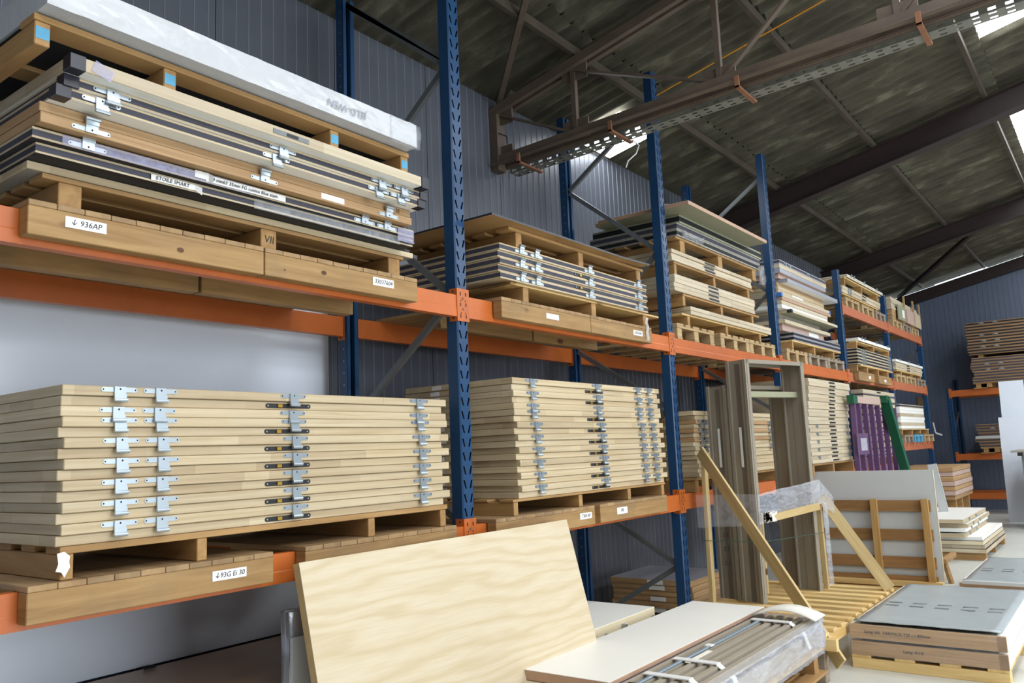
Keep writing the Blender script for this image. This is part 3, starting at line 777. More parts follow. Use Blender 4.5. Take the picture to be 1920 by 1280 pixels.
t = T('film_strip', 'limp strip of clear film hanging from the second bay pallet', 'film', (4.99, -.085, 2.50))
v = []
for k in range(9):
    z_ = .19*k/8; x = .01*math.sin(k*1.7); v += [(x-.018+(.012 if k < 2 else 0)*-1, -.004*(k % 2), z_), (x, -.014, z_), (x+.016, -.003, z_)]
link('strip', pymesh(v, [(3*k+j, 3*k+j+1, 3*k+j+4, 3*k+j+3) for k in range(8) for j in (0, 1)], smooth=True), 'film_milky', t)

# ================================================================== BAY 2, LOWER SHELF
deck(2.95, 4.058, LT, 'timber shelf deck right of the nearest blue upright, behind the leaning oak board', (3.86, 4.01, 1.186, 1.228, 'T304 AP'))
deck(4.13, 5.165, LT, 'stained timber shelf deck under the right half of the nineteen-door stack', (4.36, 4.51, 1.180, 1.228, 'PR'))
pallet(3.15, 5.19, -.055, .92, 1.2695, 1.368, (3.16, 3.90, 4.58, 5.13), 'wooden pallet under the stack of nineteen pale doors', .045, .016, nb=5)
pat = 'HLHLHHLHLHLHLHLHLHL'
G4 = 'nineteen pale doors, second bay lower stack'
z = 1.368; th = (2.122-1.368)/19
for k in range(19)[::-1]:
    h = pat[k] == 'H'
    sx = random.uniform(-.004, .004) + (-.03+.0035*k)*.6 + (.02 if h and k > 5 else 0)
    door(3.205+sx, 5.195+sx-(0 if h else .02), -.058 if h else -.046, .93, z, th,
         f'pale door {"with steel hinges" if h else "with black lock plate"}, {nth_top(k)}, second bay lower stack', 'door_wood', G4,
         hinges=(3.41+sx, 4.22+sx, 4.83+sx, 5.01+sx) if h else (), lock=None if h else 4.19+sx)
    bx('sticker', -.0015, -.0003, .60+.01*(k % 3), .68+.01*(k % 3), .006, th-.007, 'paper', LASTD[0], 0)
    z += th

# ================================================================== BAYS 3 TO 6, UPPER SHELVES
KX = lambda x, k=1.037: -.8677+(x+.8677)*k
def stackup(z, items):
    """items: (thickness, builder(z0)) from the bottom"""
    for th, fn in items:
        if fn: fn(z)
        z += th
    return z
DEP = .93
# ---- bay 3
Y3 = .012
for (a, b_), mt, nm in (((5.50, 6.28), 'euro_wood', 'left'), ((6.43, 7.17), 'euro_wood', 'middle'), ((7.18, 7.92), 'euro_wood', 'right')):
    euro(KX(a), KX(b_), Y3-.01, UT, f'block pallet on the third bay upper shelf, {nm} of three', mt)
pallet(KX(5.63), KX(7.74), Y3, .9, 2.741, 2.845, [KX(x) for x in (5.75, 6.61, 7.50)], 'bearer pallet with a board top at the bottom of the third bay stack', .05, .016, 'spruce_x', full=True)
G5 = 'doors stacked on the third bay upper shelf'
z = 2.846
def grp(n, th, x0, x1, yf, z, desc, mat, group, jit=.012, **kw):
    for k in range(n)[::-1]:
        s = random.uniform(-jit, jit)
        door(x0+s, x1+s, yf+random.uniform(-.01, .004), DEP, z, th, desc.format(nth_top(k) if n > 2 else ('upper' if k == 0 else 'lower')), mat, group, far=True, **kw); z += th
    return z
z = grp(2, .038, KX(5.77), KX(7.80), Y3-.012, z, 'pale door, {} of the bottom pair, third bay upper stack', 'door_wood_pale', G5)
text_t = None
pallet(KX(5.70), KX(7.54), Y3+.005, .9, z+.001, z+.112, [KX(x) for x in (5.69, 6.53, 7.33)], 'bearer pallet above the bottom pair of doors, third bay upper stack', .05, .02); z += .113
z = grp(4, .0395, KX(5.45)-.03+.1, KX(7.41), Y3, z, 'pale grooved door, {} of four, third bay upper stack', 'door_wood_pale', G5, lock=KX(6.35))
pallet(KX(5.55), KX(7.43), Y3+.005, .9, z+.001, z+.118, [KX(x) for x in (5.56, 6.40, 7.27)], 'bearer pallet in the middle of the third bay upper stack', .05, .02); z += .119
z = grp(3, .035, KX(5.50), KX(7.37), Y3, z, 'pale door, {} of three, mid third bay upper stack', 'door_wood_pale', G5, lock=KX(6.3))
pallet(KX(5.59), KX(7.53), Y3-.01, .9, z+.001, z+.136, [KX(x) for x in (5.68, 6.52, 7.42)], 'chunky bearer pallet near the top of the third bay upper stack', .10, .022); z += .137
door(KX(5.60), KX(7.58), Y3-.02, DEP, z, .062, 'film-wrapped dark-edged door lying on the chunky pallet, third bay', 'face_grey', G5, core='core_black'); 
t = T('loose_film', 'scrap of clear film bunched at the wrapped door, third bay', 'film', (KX(5.70), Y3-.03, z+.03))
link('film', wrapped('f', 0, .42, 0, .02, 0, .05, None, .010, 12, 2), 'film_clear', t, (.2, -.01, 0))
link('film_tail', wrapped('f', 0, .10, 0, .02, 0, .2, None, .012, 5, 2), 'film_clear', t, (KX(7.6)-KX(5.70), -.01, -.09)); z += .063
door(KX(5.61), KX(7.63), Y3-.02, DEP, z, .066, 'dark-edged grey door below the green-faced doors, third bay', 'face_grey', G5, core='core_dark', face='silver_face'); z += .067
door(KX(5.65), KX(7.66), Y3-.03, DEP, z, .080, 'green-faced dark-edged door, third from the top in the third bay', 'face_green', G5, core='core_black', lock=KX(6.6), far=True); z += .081
door(5.66, 7.61, -.22, DEP, z, .036, 'overhanging green-faced door with a pink edge near the top of the third bay', 'pink_edge', G5, face='face_green'); z += .037
door(KX(5.58)+.02, KX(7.2), Y3+.03, .8, z, .036, 'narrow pale door on the very top of the third bay stack', 'door_wood_tan', G5, face='face_green'); z += .037
t = T('curled_sheet', 'curled pale sheet sticking up on top of the third bay stack', 'sheet', (5.98, Y3+.03, z))
n = 9; v = []
for k in range(n+1):
    a = math.pi*k/n*.8
    for x in (0, .75): v += [(x, .16*(1-math.cos(a)), .085*math.sin(a))]
o = link('curl', pymesh(v, [(2*k, 2*k+1, 2*k+3, 2*k+2) for k in range(n)], smooth=True), 'foam', t); md = o.modifiers.new('s', 'SOLIDIFY'); md.thickness = .004
# ---- bay 4
for (a, b_), mt, nm in (((8.30, 9.04), 'euro_wood', 'left'), ((9.10, 9.85), 'euro_wood_grey', 'middle'), ((9.87, 10.63), 'euro_wood_grey', 'right')):
    euro(KX(a), KX(b_), Y3-.01, UT, f'block pallet on the fourth bay upper shelf, {nm} of three', mt)
G6 = 'mixed doors stacked on the fourth bay upper shelf'
pallet(KX(8.55), KX(10.53), Y3, .9, 2.741, 2.862, [KX(x) for x in (8.55, 9.37, 10.19)], 'bearer pallet with a yellowish board top, fourth bay', .045, .018, 'spruce_x', full=True)
z = 2.863; L4 = []
for th, a, b_, y, mt, fc, cr, lb, kw in (
    (.052, 8.62, 10.53, 0, 'silver_face', None, 'core_black', 'lower black-edged door at the bottom of the fourth bay stack', {}),
    (.052, 8.62, 10.53, 0, 'silver_face', None, 'core_black', 'upper black-edged door at the bottom of the fourth bay stack', {}),
    (.078, 8.40, 9.98, .05, 'pale_pink', None, None, 'pale pink block of boards with a white tag, fourth bay', {}),
    (.046, 8.36, 10.12, 0, 'door_wood_pale', None, None, 'light door resting on the pale pink block, fourth bay', {}),
    (.045, 8.48, 10.0, .10, 'face_grey', None, None, 'recessed lower grey door below the dark green-faced door, fourth bay', {}),
    (.043, 8.48, 10.0, .10, 'face_grey', None, None, 'recessed upper grey door below the dark green-faced door, fourth bay', {}),
    (.036, 8.48, 10.35, -.04, 'door_wood_pale', 'face_green', None, 'wide green-faced door with dark corners, fourth bay', {'corners': (0,)}),
    (.047, 8.30, 10.05, 0, 'white_door', None, None, 'lower whitish door with a paper sheet, middle of the fourth bay stack', {}),
    (.047, 8.30, 10.06, 0, 'door_wood_pale', None, None, 'upper whitish door in the middle of the fourth bay stack', {}),
    (.040, 8.30, 10.18, -.01, 'pink_edge', None, None, 'pinkish-edged door in the middle of the fourth bay stack', {}),
    (.041, 8.26, 10.17, -.01, 'door_wood_pale', 'silver_face', None, 'door with bright blue corner protectors, fourth bay', {'corners': BLUEC}),
    (.045, 8.30, 10.05, .03, 'door_wood', None, None, 'lowest of three yellowish doors, fourth bay stack', {}),
    (.045, 8.30, 10.05, .03, 'door_wood', None, None, 'middle one of three yellowish doors, fourth bay stack', {}),
    (.045, 8.30, 10.05, .04, 'door_wood_tan', None, None, 'highest of three yellowish doors, fourth bay stack', {}),
    (.052, 8.42, 10.43, -.05, 'silver_face', 'white_door', None, 'wide whitish door wrapped in bluish film, upper fourth bay', {}),
    (.055, 8.35, 10.0, .03, 'pale_pink', None, None, 'recessed pinkish door near the top of the fourth bay stack', {}),
    (.056, 8.30, 10.06, -.01, 'silver_face', 'pale_pink', None, 'silvery film-covered door, second from the top of the fourth bay', {}),
    (.050, 8.30, 10.10, -.01, 'door_wood_pale', 'face_green', None, 'greenish door below the topmost one of the fourth bay', {}),
    (.052, 8.30, 10.10, -.01, 'silver_face', None, 'core_dark', 'topmost dark-edged door of the fourth bay stack', {'hinges': (KX(8.5), KX(8.66), KX(9.35))})):
    x0 = max(KX(a), 8.47)
    d = door(x0, KX(b_), Y3+y, DEP, z, th, lb, mt, G6, core=cr, face=fc, far=True, **kw); L4.append(d); z += th+.001
bx('paper_tag', 1.0, 1.4, -.002, -.0005, .004, .07, 'paper', L4[2], 0); bx('paper_tag', .95, 1.45, -.002, -.0005, .002, .044, 'paper', L4[7], 0); bx('paper_tag', .5, .9, -.002, -.0005, .002, .04, 'paper', L4[11], 0)
# ---- bay 5 upper
deck(11.47, 12.36, UT, 'timber shelf deck with a small white label on the fifth bay, left half', (12.02, 12.14, 2.53, 2.575, None))
deck(12.64, 13.48, UT, 'timber shelf deck on the fifth bay upper shelf, right half', (12.98, 13.1, 2.525, 2.565, None))
G7 = 'doors on the fifth bay upper shelf'
pallet(KX(11.36), 13.86, -.03, .9, 2.62, 2.742, [KX(x, 1.02) for x in (11.36, 11.92, 12.57, 13.2)], 'bearer pallet under the five doors of the fifth bay upper shelf', .05, .02, 'spruce_x')
z = 2.743
z = grp(5, .0475, KX(11.36, 1.025), KX(13.42, 1.025), -.03, z, 'pale door with fittings, {} of five, fifth bay upper shelf', 'door_wood_pale', G7, .02, core='core_black', hinges=(11.95, 12.08, 13.6, 13.72), lock=12.72)
pallet(KX(11.42, 1.025), KX(13.44, 1.025), -.02, .9, z+.001, z+.112, [KX(x, 1.025) for x in (11.42, 12.40, 13.38)], 'bearer pallet under the single top door of the fifth bay', .045, .02, 'spruce_x'); z += .114
door(KX(11.47, 1.025), KX(13.43, 1.025), -.04, DEP, z, .048, 'single white-edged door on top of the fifth bay upper stack', 'white_door', G7, core='white_door', face='laminate_black', hinges=(11.98, 12.15, 12.85, 13.6), far=True, flip=True, dz=.02)
# ---- bay 6 upper
for (a, b_), mt, nm in (((13.72, 14.42), 'euro_wood', 'left'), ((14.50, 15.25), 'euro_wood', 'middle'), ((15.42, 16.12), 'euro_wood_grey', 'right')):
    euro(KX(a), KX(b_), Y3-.01, UT, f'block pallet on the last bay middle shelf, {nm} of three', mt)
G8 = 'doors on the last bay upper shelf'
z = 2.742
pallet(KX(13.85), KX(15.9), Y3, .9, z, z+.075, [KX(x) for x in (14.15, 15.0, 15.75)], 'bearer pallet on the last bay upper shelf', .05, .02, 'spruce_x'); z += .076
z = grp(3, .044, KX(13.78), KX(15.92), Y3, z, 'pale door, {} of three on the last bay upper shelf', 'door_wood_pale', G8, .02, lock=15.3)
door(KX(13.74), KX(15.94), Y3-.02, DEP, z, .046, 'white-edged door on top of the last bay upper shelf', 'white_door', G8, face='core_black', hinges=(14.6, 15.35, 16.2), flip=True, dz=.02, far=True)
# ---- bay 5 top shelf
for (a, b_), mt, nm in (((11.02, 11.75), 'euro_wood', 'left'), ((11.90, 12.60), 'euro_wood', 'middle'), ((12.72, 13.37), 'euro_wood_grey', 'right')):
    euro(max(KX(a), 11.28), KX(b_), Y3-.01, HT, f'block pallet on the fifth bay top shelf, {nm} of three', mt)
G9 = 'doors on the fifth bay top shelf'
z = HT+.144
pallet(11.35, KX(12.95), Y3, .9, z, z+.045, [KX(11.25), KX(12.2), KX(12.85)], 'low bearer pallet on the fifth bay top shelf', .03, .018, 'spruce_x'); z += .046
z = grp(2, .052, 11.30, KX(13.03), Y3-.01, z, 'pale door, {} of a pair on the fifth bay top shelf', 'door_wood_pale', G9, .01, hinges=(11.62, 11.74), lock=12.5)
pallet(KX(11.1), KX(13.2), Y3, .9, z+.001, z+.16, [KX(11.08), KX(12.0), KX(12.96)], 'bearer pallet under the highest door of the fifth bay', .04, .022, 'spruce_x'); z += .162
door(KX(11.17), KX(13.28), Y3-.02, DEP, z, .045, 'highest white-edged door on the fifth bay top shelf', 'white_door', G9, core='door_wood_pale', face='laminate_black', hinges=(11.85, 12.0, 12.6, 13.4), flip=True, dz=.02, far=True)
# ---- bay 6 top shelf: strapped pack
for (a, b_), mt, nm in (((13.98, 14.68), 'euro_wood', 'left'), ((14.75, 15.42), 'euro_wood_grey', 'middle'), ((15.50, 16.12), 'euro_wood', 'right')):
    euro(KX(a, 1.03), KX(b_, 1.03), Y3-.01, HT, f'block pallet on the last bay top shelf, {nm} of three', mt)
G10 = 'strapped pack on the last bay top shelf'
z = HT+.145
z = grp(3, .055, KX(14.0, 1.03), KX(16.1, 1.03), Y3, z, 'brownish board, {} of the lower three, strapped pack, last bay', 'door_wood_tan', G10, .02)
z = grp(4, .055, KX(13.97, 1.03), KX(16.1, 1.03), Y3-.01, z, 'pale board, {} of the upper four, strapped pack, last bay', 'door_wood_pale', G10, .02)
for i, (x, w_, nm) in enumerate(((KX(14.25, 1.03), .55, 'left'), (KX(14.95, 1.03), .6, 'middle'), (KX(15.65, 1.03), .45, 'right'))):
    t = T('panel_card', f'grey-brown card panel tied to the strapped pack, {nm} of three', 'panel', (x, Y3-.06, HT+.15))
    bx('card', 0, w_, 0, .02, 0, .27, ['face_green', 'pale_pink', 'door_wood_pale'][i], t)
    if i == 0: bx('paper_tag', .3, .48, -.002, 0, .06, .2, 'paper', t, 0)
    t = T('tie_batten', f'upright wooden batten holding the strapped pack, {["left", "middle", "right"][i]} of three', 'batten', (x+w_+.03, Y3-.06, HT+.145))
    bx('batten', 0, .04, 0, .03, 0, .50, 'euro_wood', t)

# ================================================================== BAYS 3 TO 6, LOWER SHELVES
# ---- bay 3
pallet(5.80, 7.95, -.03, .92, LT+.001, 1.372, (5.82, 6.8, 7.88), 'brown pallet under the lower stack of the third bay', .07, .022)
G11 = 'doors on the third bay lower shelf'
z = 1.373
for k in range(15)[::-1]:
    low = k >= 10; s = random.uniform(-.012, .012)
    door(5.83+s+(.04 if low else (.05 if k in (1, 2, 3) else 0)), (7.93 if not low else 7.98)+s, -.05 if k % 2 == 0 else -.035, DEP, z, .0388,
         f'orange-tinted door, {nth_top(k)} in the third bay lower stack', 'door_wood' if k not in (2, 4, 6) else 'door_wood_tan', G11, hinges=(5.97, 6.05, 7.72) if (not low and k % 2 == 0 and k > 1) else ())
    z += .0389
# ---- bay 4: tall white-edged stack standing out in front of the upright
pallet(8.60, 10.35, -.19, .92, LT+.001, 1.39, (8.62, 9.4, 10.28), 'dark pallet under the tall stack of the fourth bay', .05, .022)
G12 = 'tall stack of pale doors, fourth bay lower shelf'
z = 1.391
for k in range(22)[::-1]:
    s = random.uniform(-.008, .008) + .014*(max(0, 10-k))
    door(8.56+s, 10.22+s*1.4, -.205 if k % 2 else -.195, DEP, z, .0447,
         f'pale door, {nth_top(k)} in the tall fourth bay lower stack', 'door_wood_pale', G12, hinges=(8.86+s, 10.12+s) if (k > 10 and k % 2 == 0) else (), lock=9.48+s, far=True); z += .0448
# ---- bay 5
pallet(11.7, 13.75, -.02, .92, LT+.001, 1.37, (11.72, 12.6, 13.65), 'pallet behind the purple stillage on the fifth bay lower shelf', .05, .022)
z = 1.371
for k in range(20)[::-1]:
    s = random.uniform(-.015, .015)
    door(11.75+s, 13.74+s, -.035, DEP, z, .05, f'pale door, {nth_top(k)} in the stack behind the purple stillage', 'door_wood_pale', 'doors behind the purple stillage', far=True, lock=12.7 if k % 3 == 0 else None, core='core_dark' if k % 2 else None); z += .0503
# ---- bay 6
for (a, b_), mt, nm in (((14.15, 14.85), 'euro_wood_grey', 'left'), ((14.95, 15.65), 'blue_paint', 'middle, painted blue'), ((15.80, 16.70), 'euro_wood', 'right')):
    euro(a, b_, -.05, 1.552, f'block pallet on the last bay lower shelf, {nm}', mt, h=.135)
pallet(14.08, 16.4, -.03, .92, 1.688, 1.79, (14.1, 14.9, 15.6, 16.3), 'bearer pallet on the last bay lower shelf', .05, .02, 'spruce_x')
z = 1.791
for k in range(8)[::-1]:
    s = random.uniform(-.03, .03)
    door(13.83+s+.15, 15.95+s, -.05, .9, z, .052, f'whitish wrapped door, {nth_top(k)} in the last bay lower stack', 'white_door' if k % 3 else 'door_wood_pale', 'doors on the last bay lower shelf', far=True, core='core_dark' if k == 0 else None); z += .0525

# ================================================================== STANDING AND LYING ON THE FLOOR
# oak-look board leaning on the rack
L, HH, TH = 2.095, 1.252, .042
lean = math.atan2(.30, 1.215)
t = T('leaning_board', 'large oak-look board leaning against the rack in the foreground', 'board', (1.435, -.485, .004)); t.rotation_euler = (-lean, 0, 0)
bx('board', 0, L, 0, TH, 0, HH, 'chipboard', t, .002)
bx('oak_face', .0, L, -.0016, .0, .0, HH, 'oak_board', t, 0)
t = T('foil_panel', 'silver foil-wrapped panel standing behind the leaning oak board', 'panel', (1.50, .02, .0))
link('panel', wrapped('p', 0, 1.2, 0, .055, 0, .99, None, .004, 20, 2), 'foil', t, (.6, -.03, .495))
bx('white_edge', .0, 1.15, -.075, -.062, .0, .88, 'white_sheet', t)
# pile in front of bay 2: cream door, white door, frame profile bundle
base = T('pallet', 'wooden pallet under the white door and the frame bundle, foreground', 'pallet', (3.6, -.75, 0), 'floor pallets')
for x in (-1.3, 0, 1.1): bx('runner', x, x+.1, -.14, .45, 0, .1, 'pallet_wood_y', base, .003)
for y in (-.14, .08, .30): bx('deck_board', -1.35, 1.25, y, y+.15, .1, .122, 'pallet_wood', base, .002)
for k in range(6):
    j = random.uniform(-.02, .02)
    door(2.75+j, 4.88+j, -.86, .52, .123+k*.0540, .052, f'pale door blank, {nth_top(5-k)}, under the foreground white door', 'cream_door', 'blanks under the white door')
wd = T('white_door', 'white door with a dark rebated edge lying in the foreground pile', 'door', (2.78, -.89, .4475))
bx('leaf', 0, 2.17, 0, .55, .0, .05, 'pink_edge', wd, .002); bx('face_sheet', 0, 2.17, .002, .55, .050, .0525, 'white_door', wd, 0)
bx('rebate_strip', 0, 2.05, -.012, .0, .004, .028, 'core_dark', wd, 0); bx('rebate_lip', 0, 2.17, -.028, .0, -.0, .004, 'pink_edge', wd, 0)
bx('latch_keep', .82, .94, -.016, -.012, .008, .026, 'tape_white', wd, .001)
for x in (.92, 1.55): bx('hinge_pin', x, x+.03, .55, .575, .03, .05, 'hinge_steel', wd)
cr = T('cream_door', 'cream door lying behind the white door, partly under the rack', 'door', (2.9, -.24, .45))
bx('leaf', 0, 1.63, 0, .93, 0, .068, 'cream_door', cr, .003); bx('face_sheet', 0.002, 1.63, .002, .93, .068, .07, 'white_door', cr, 0)
for x in (.75, 1.15): bx('hinge_pin', x, x+.03, -.03, 0, .012, .04, 'hinge_steel', cr)
for k in range(7):
    j = random.uniform(-.02, .02)
    door(2.92+j, 4.50+j, -.215+j*.3, .9, .03+k*.06, .059, f'cream blank, {nth_top(6-k)} in the pile under the cream door', 'cream_door', 'blanks under the cream door')
bl = T('pallet', 'low pallet under the cream door pile', 'pallet', (3.5, -.2, 0), 'floor pallets')
for x in (-.5, .1, .8): bx('runner', x, x+.1, 0, .9, 0, .0295, 'pallet_wood_y', bl)
# bundle of steel frame profiles
fb = T('frame_bundle', 'film-wrapped bundle of grey steel frame profiles beside the white door', 'profile bundle', (2.50, -1.31, .30))
prof = [(0, 0), (.055, 0), (.055, .016), (.03, .016), (.03, .05), (.0, .05)]
pm_ = extrude_profile(prof, 2.28, 'x')
for k in range(6):
    o = link('frame_profile', pm_, 'profile_grey', fb, (1.14, .03+k*.066, .13+.004*(k % 2)))
pm2 = extrude_profile([(0, 0), (.40, 0), (.40, .125), (0, .10)], 2.3, 'x'); link('lower_profiles', pm2, 'profile_grey', fb, (1.15, .03, .0))
bx('blue_strip', .25, 2.1, .30, .318, .183, .192, 'profile_blue', fb); bx('tag', 1.22, 1.27, .29, .33, .19, .197, 'paper', fb, 0); bx('black_cap', .12, .34, .12, .34, .186, .20, 'black_metal', fb); bx('long_tag', .85, 1.15, .25, .28, .186, .188, 'foam', fb, 0)
for x in (.52, .86, 2.02):
    b_ = bx('white_clip', x, x+.05, .10, .36, .19, .197, 'tape_white', fb, .001); bar('clip_arm', (x+.025, .11, .193), (x+.025, .02, .13), .05, .006, 'tape_white', fb); bar('clip_end', (x+.025, .02, .13), (x+.025, -.01, .04), .05, .006, 'tape_white', fb)
link('film_wrap', wrapped('f', 0, 2.28, 0, .10, 0, .20, None, .006, 40, 3), 'film_streak', fb, (1.16, .02, .075))
link('film_end', wrapped('f', 0, .12, 0, .42, 0, .20, None, .012, 6, 3), 'film_streak', fb, (2.29, .21, .08))
n = 8; v = []
for k in range(n+1):
    a = -.3+1.5*k/n
    for x in (0, .2): v.append((2.1+x, .38-.42*k/n, .20+.05*math.sin(math.pi*k/n)))
o = link('foam_strap', pymesh(v, [(2*k, 2*k+1, 2*k+3, 2*k+2) for k in range(n)], smooth=True), 'foam', fb); md = o.modifiers.new('s', 'SOLIDIFY'); md.thickness = .012
bp = T('broken_pallet', 'pallet of rough boards and chipboard under the frame bundle', 'pallet', (2.50, -1.30, 0), 'floor pallets')
for x in (.1, 1.1, 2.0): bx('runner', x, x+.09, 0, .42, .02, .12, 'pallet_wood_y', bp, .003)
bx('top_sheet', -.02, 2.3, -.02, .42, .282, .298, 'chipboard', bp, .001); bx('lower_sheet', 0, 2.26, -.03, .42, .13, .142, 'pallet_wood', bp, .001)
for x in (.15, 1.15, 2.16): bx('runner', x, x+.08, .0, .42, .143, .281, 'pallet_wood_y', bp, .003)
for y in (-.02, .2): bx('bottom_board', 0, 2.24, y, y+.12, 0, .0195, 'pallet_wood', bp, .002)
for y in (-.04, .1, .25): bx('loose_board', .02, 2.3, y, y+.1, .1425, .156, 'pallet_wood', bp, .001)

# stack of brown-edged doors on the floor under bay 3
G13 = 'brown-edged doors on the floor of the third bay'
pallet(6.16, 6.95, .22, .82, 0, .12, (6.18, 6.5, 6.86), 'pallet on the floor under the third bay', .08, .02)
for k in range(6):
    j = random.uniform(-.02, .02)
    d = door(6.16+j, 6.96+j*.2, .22+abs(j), .84, .121+k*.0515, .051, f'brown-edged flush door, {nth_top(5-k)}, floor stack under the third bay', 'door_wood_tan', G13, face='silver_face' if k == 5 else None)
    if k % 2 == 0 or k == 5: bx('paper_label', -.0025, -.0003, .28, .44, .006, .045, 'paper', d, 0)
# steel door frames on a slatted timber base
ang = math.atan2(-.27, .91)
def steel_frame(name, label, p, w_, h, dep, z0, transom=None):
    t = T(name, label, 'door frame', (p[0], p[1], z0), 'grey steel door frames', rz=ang)
    def jamb(nm, x0, sgn):
        # wide jamb with returned lips, seen edge on
        a = x0
        bx(nm, min(a, a+sgn*.012), max(a, a+sgn*.012), .0, dep, 0, h, 'grey_frame', t, .001)
        o = [q for q in t.children][-1]
        lx = a+sgn*.035
        bx('lip', min(a, lx), max(a, lx), -.003, .012, 0, h, 'grey_frame', t, .001); bx('lip', min(a, lx), max(a, lx), dep-.012, dep+.003, 0, h, 'grey_frame', t, .001)
        sx = a+sgn*.016
        bx('stop', min(a, sx), max(a, sx), dep*.35, dep*.62, 0, h-.03, 'grey_frame', t, .002)
        ox = a-sgn*.018; bx('outer_return', min(a, ox), max(a, ox), .0, .03, 0, h, 'grey_frame', t, .001); bx('outer_return', min(a, ox), max(a, ox), dep-.03, dep, 0, h, 'grey_frame', t, .001)
    jamb('jamb', 0, 1); jamb('jamb', w_, -1)
    bx('head', 0, w_, 0, dep, h-.012, h, 'grey_frame', t, .001); bx('lip', 0, w_, -.003, .012, h-.035, h, 'grey_frame', t, .001); bx('lip', 0, w_, dep-.012, dep+.003, h-.035, h, 'grey_frame', t, .001)
    if transom: bx('spreader_bar', .01, w_-.01, dep*.3, dep*.75, transom-.02, transom+.03, 'face_green', t, .001)
    return t
fa = steel_frame('steel_door_frame', 'tall grey steel door frame in front, with a spreader bar', (5.916, -.529), .815, 2.04, .212, .331, 1.74)
f2_ = steel_frame('steel_door_frame', 'shorter grey steel door frame behind the tall one', (5.992, -.300), .93, 1.84, .215, .331)
for f_ in (fa, f2_):
    bx('paper_strip', -.0172, -.0162, .09, .115, 1.12, 1.46, 'tape_white', f_, 0)
for k, z_ in enumerate((.30, .42, .54)): text('chalk_mark', '2 1', .05, 'ink', f2_, (-.0168, .11, z_), (math.pi/2, 0, -math.pi/2))
st = T('frame_stand', 'spruce timber stand with diagonal braces holding the steel door frames', 'stand', (6.0, -.7, 0))
def sb(nm, a, b_, w_, th, mat='spruce', roll=0):
    p = st.location; return bar(nm, tuple(Vector(a)-p), tuple(Vector(b_)-p), w_, th, mat, st, roll)
sb('post', (5.79, -.125, .31), (5.79, -.135, 1.56), .065, .035)
plank('diagonal_brace', Vector((5.745, -.125, 1.60))-st.location, Vector((5.04, -1.36, .14))-st.location, .11, .022, (0, 0, 1), 'spruce', st)
plank('diagonal_brace', Vector((6.78, -.80, 1.15))-st.location, Vector((7.0, -1.25, .335))-st.location, .10, .022, (0, 0, 1), 'spruce', st)
sb('post', (6.84, -.76, .33), (6.84, -.75, 1.08), .045, .04, 'spruce')
sb('post', (6.37, -.37, .33), (6.37, -.37, 1.03), .04, .05, 'spruce')
sb('cross_rail', (5.97, -.60, 1.02), (6.68, -.80, 1.07), .026, .06, 'spruce')
for k in range(11):
    x = 5.04+k*.195; bx('slat', x-6, x+.085-6, -1.27+.7, -.12+.7, .306, .330, 'spruce_y', st, .002)
for y in (-1.26, -.72, -.22): bx('base_beam', -.98, 1.1, y+.7, y+.09+.7, .225, .3055, 'spruce_x', st, .003)
for x in (-.97, .9):
    for y in (-1.25, -.22): bx('foot_block', x, x+.09, y+.7, y+.79, 0, .2245, 'euro_wood_grey', st, .003)
bx('front_beam', -1.03, -.982, -.66, .55, .235, .315, 'spruce_y', st, .003)
bx('blue_block', -.78, -.66, -.46, -.34, .331, .352, 'bright_blue', st, .004)
bar('green_strap', (5.745-6, -.08+.7, .85), (5.885-6, -.55+.7, .835), .018, .003, 'green_strap', st); bar('green_strap', (5.89-6, -.555+.7, .835), (6.74-6, -.81+.7, .835), .018, .003, 'green_strap', st)
bf = T('film_band', 'band of crumpled clear film wound round the steel door frames', 'film', (5.899, -.564, 1.005))
def bandmesh(a, b_, z0a, z1a, z0b, z1b, n=24, amp=.012):
    v = []; a = Vector(a); b_ = Vector(b_); d = (b_-a); nn = Vector((d.y, -d.x, 0)).normalized()
    for k in range(n+1):
        s = k/n; p = a+d*s; lo = z0a+(z0b-z0a)*s; hi = z1a+(z1b-z1a)*s
        for j in range(5):
            q = p+nn*random.uniform(0, amp); v.append((q.x, q.y, lo+(hi-lo)*j/4+random.uniform(-.005, .005)))
    return pymesh(v, [(5*k+j, 5*k+5+j, 5*k+6+j, 5*k+j+1) for k in range(n) for j in range(4)], smooth=True)
link('front_band', bandmesh((-.03, .012, 0), (.84, -.245, 0), -.03, .22, .085, .30, 12, .004), 'film_streak', bf)
link('side_band', bandmesh((-.17, .50, 0), (-.03, .012, 0), -.05, .23, -.03, .22, 10, .003), 'film_clear', bf)
link('film_tail', bandmesh((.835, -.255, 0), (.865, -.285, 0), -.64, .10, -.62, .085, 4, .006), 'film_streak', bf)
link('film_corner', bandmesh((.84, -.245, 0), (.905, -.335, 0), .07, .29, -.01, .14, 6, .006), 'film_streak', bf)
link('film_wad', wrapped('w', 0, .20, 0, .04, 0, .07, None, .012, 6, 2), 'foam', bf, (.12, -.05, .03))
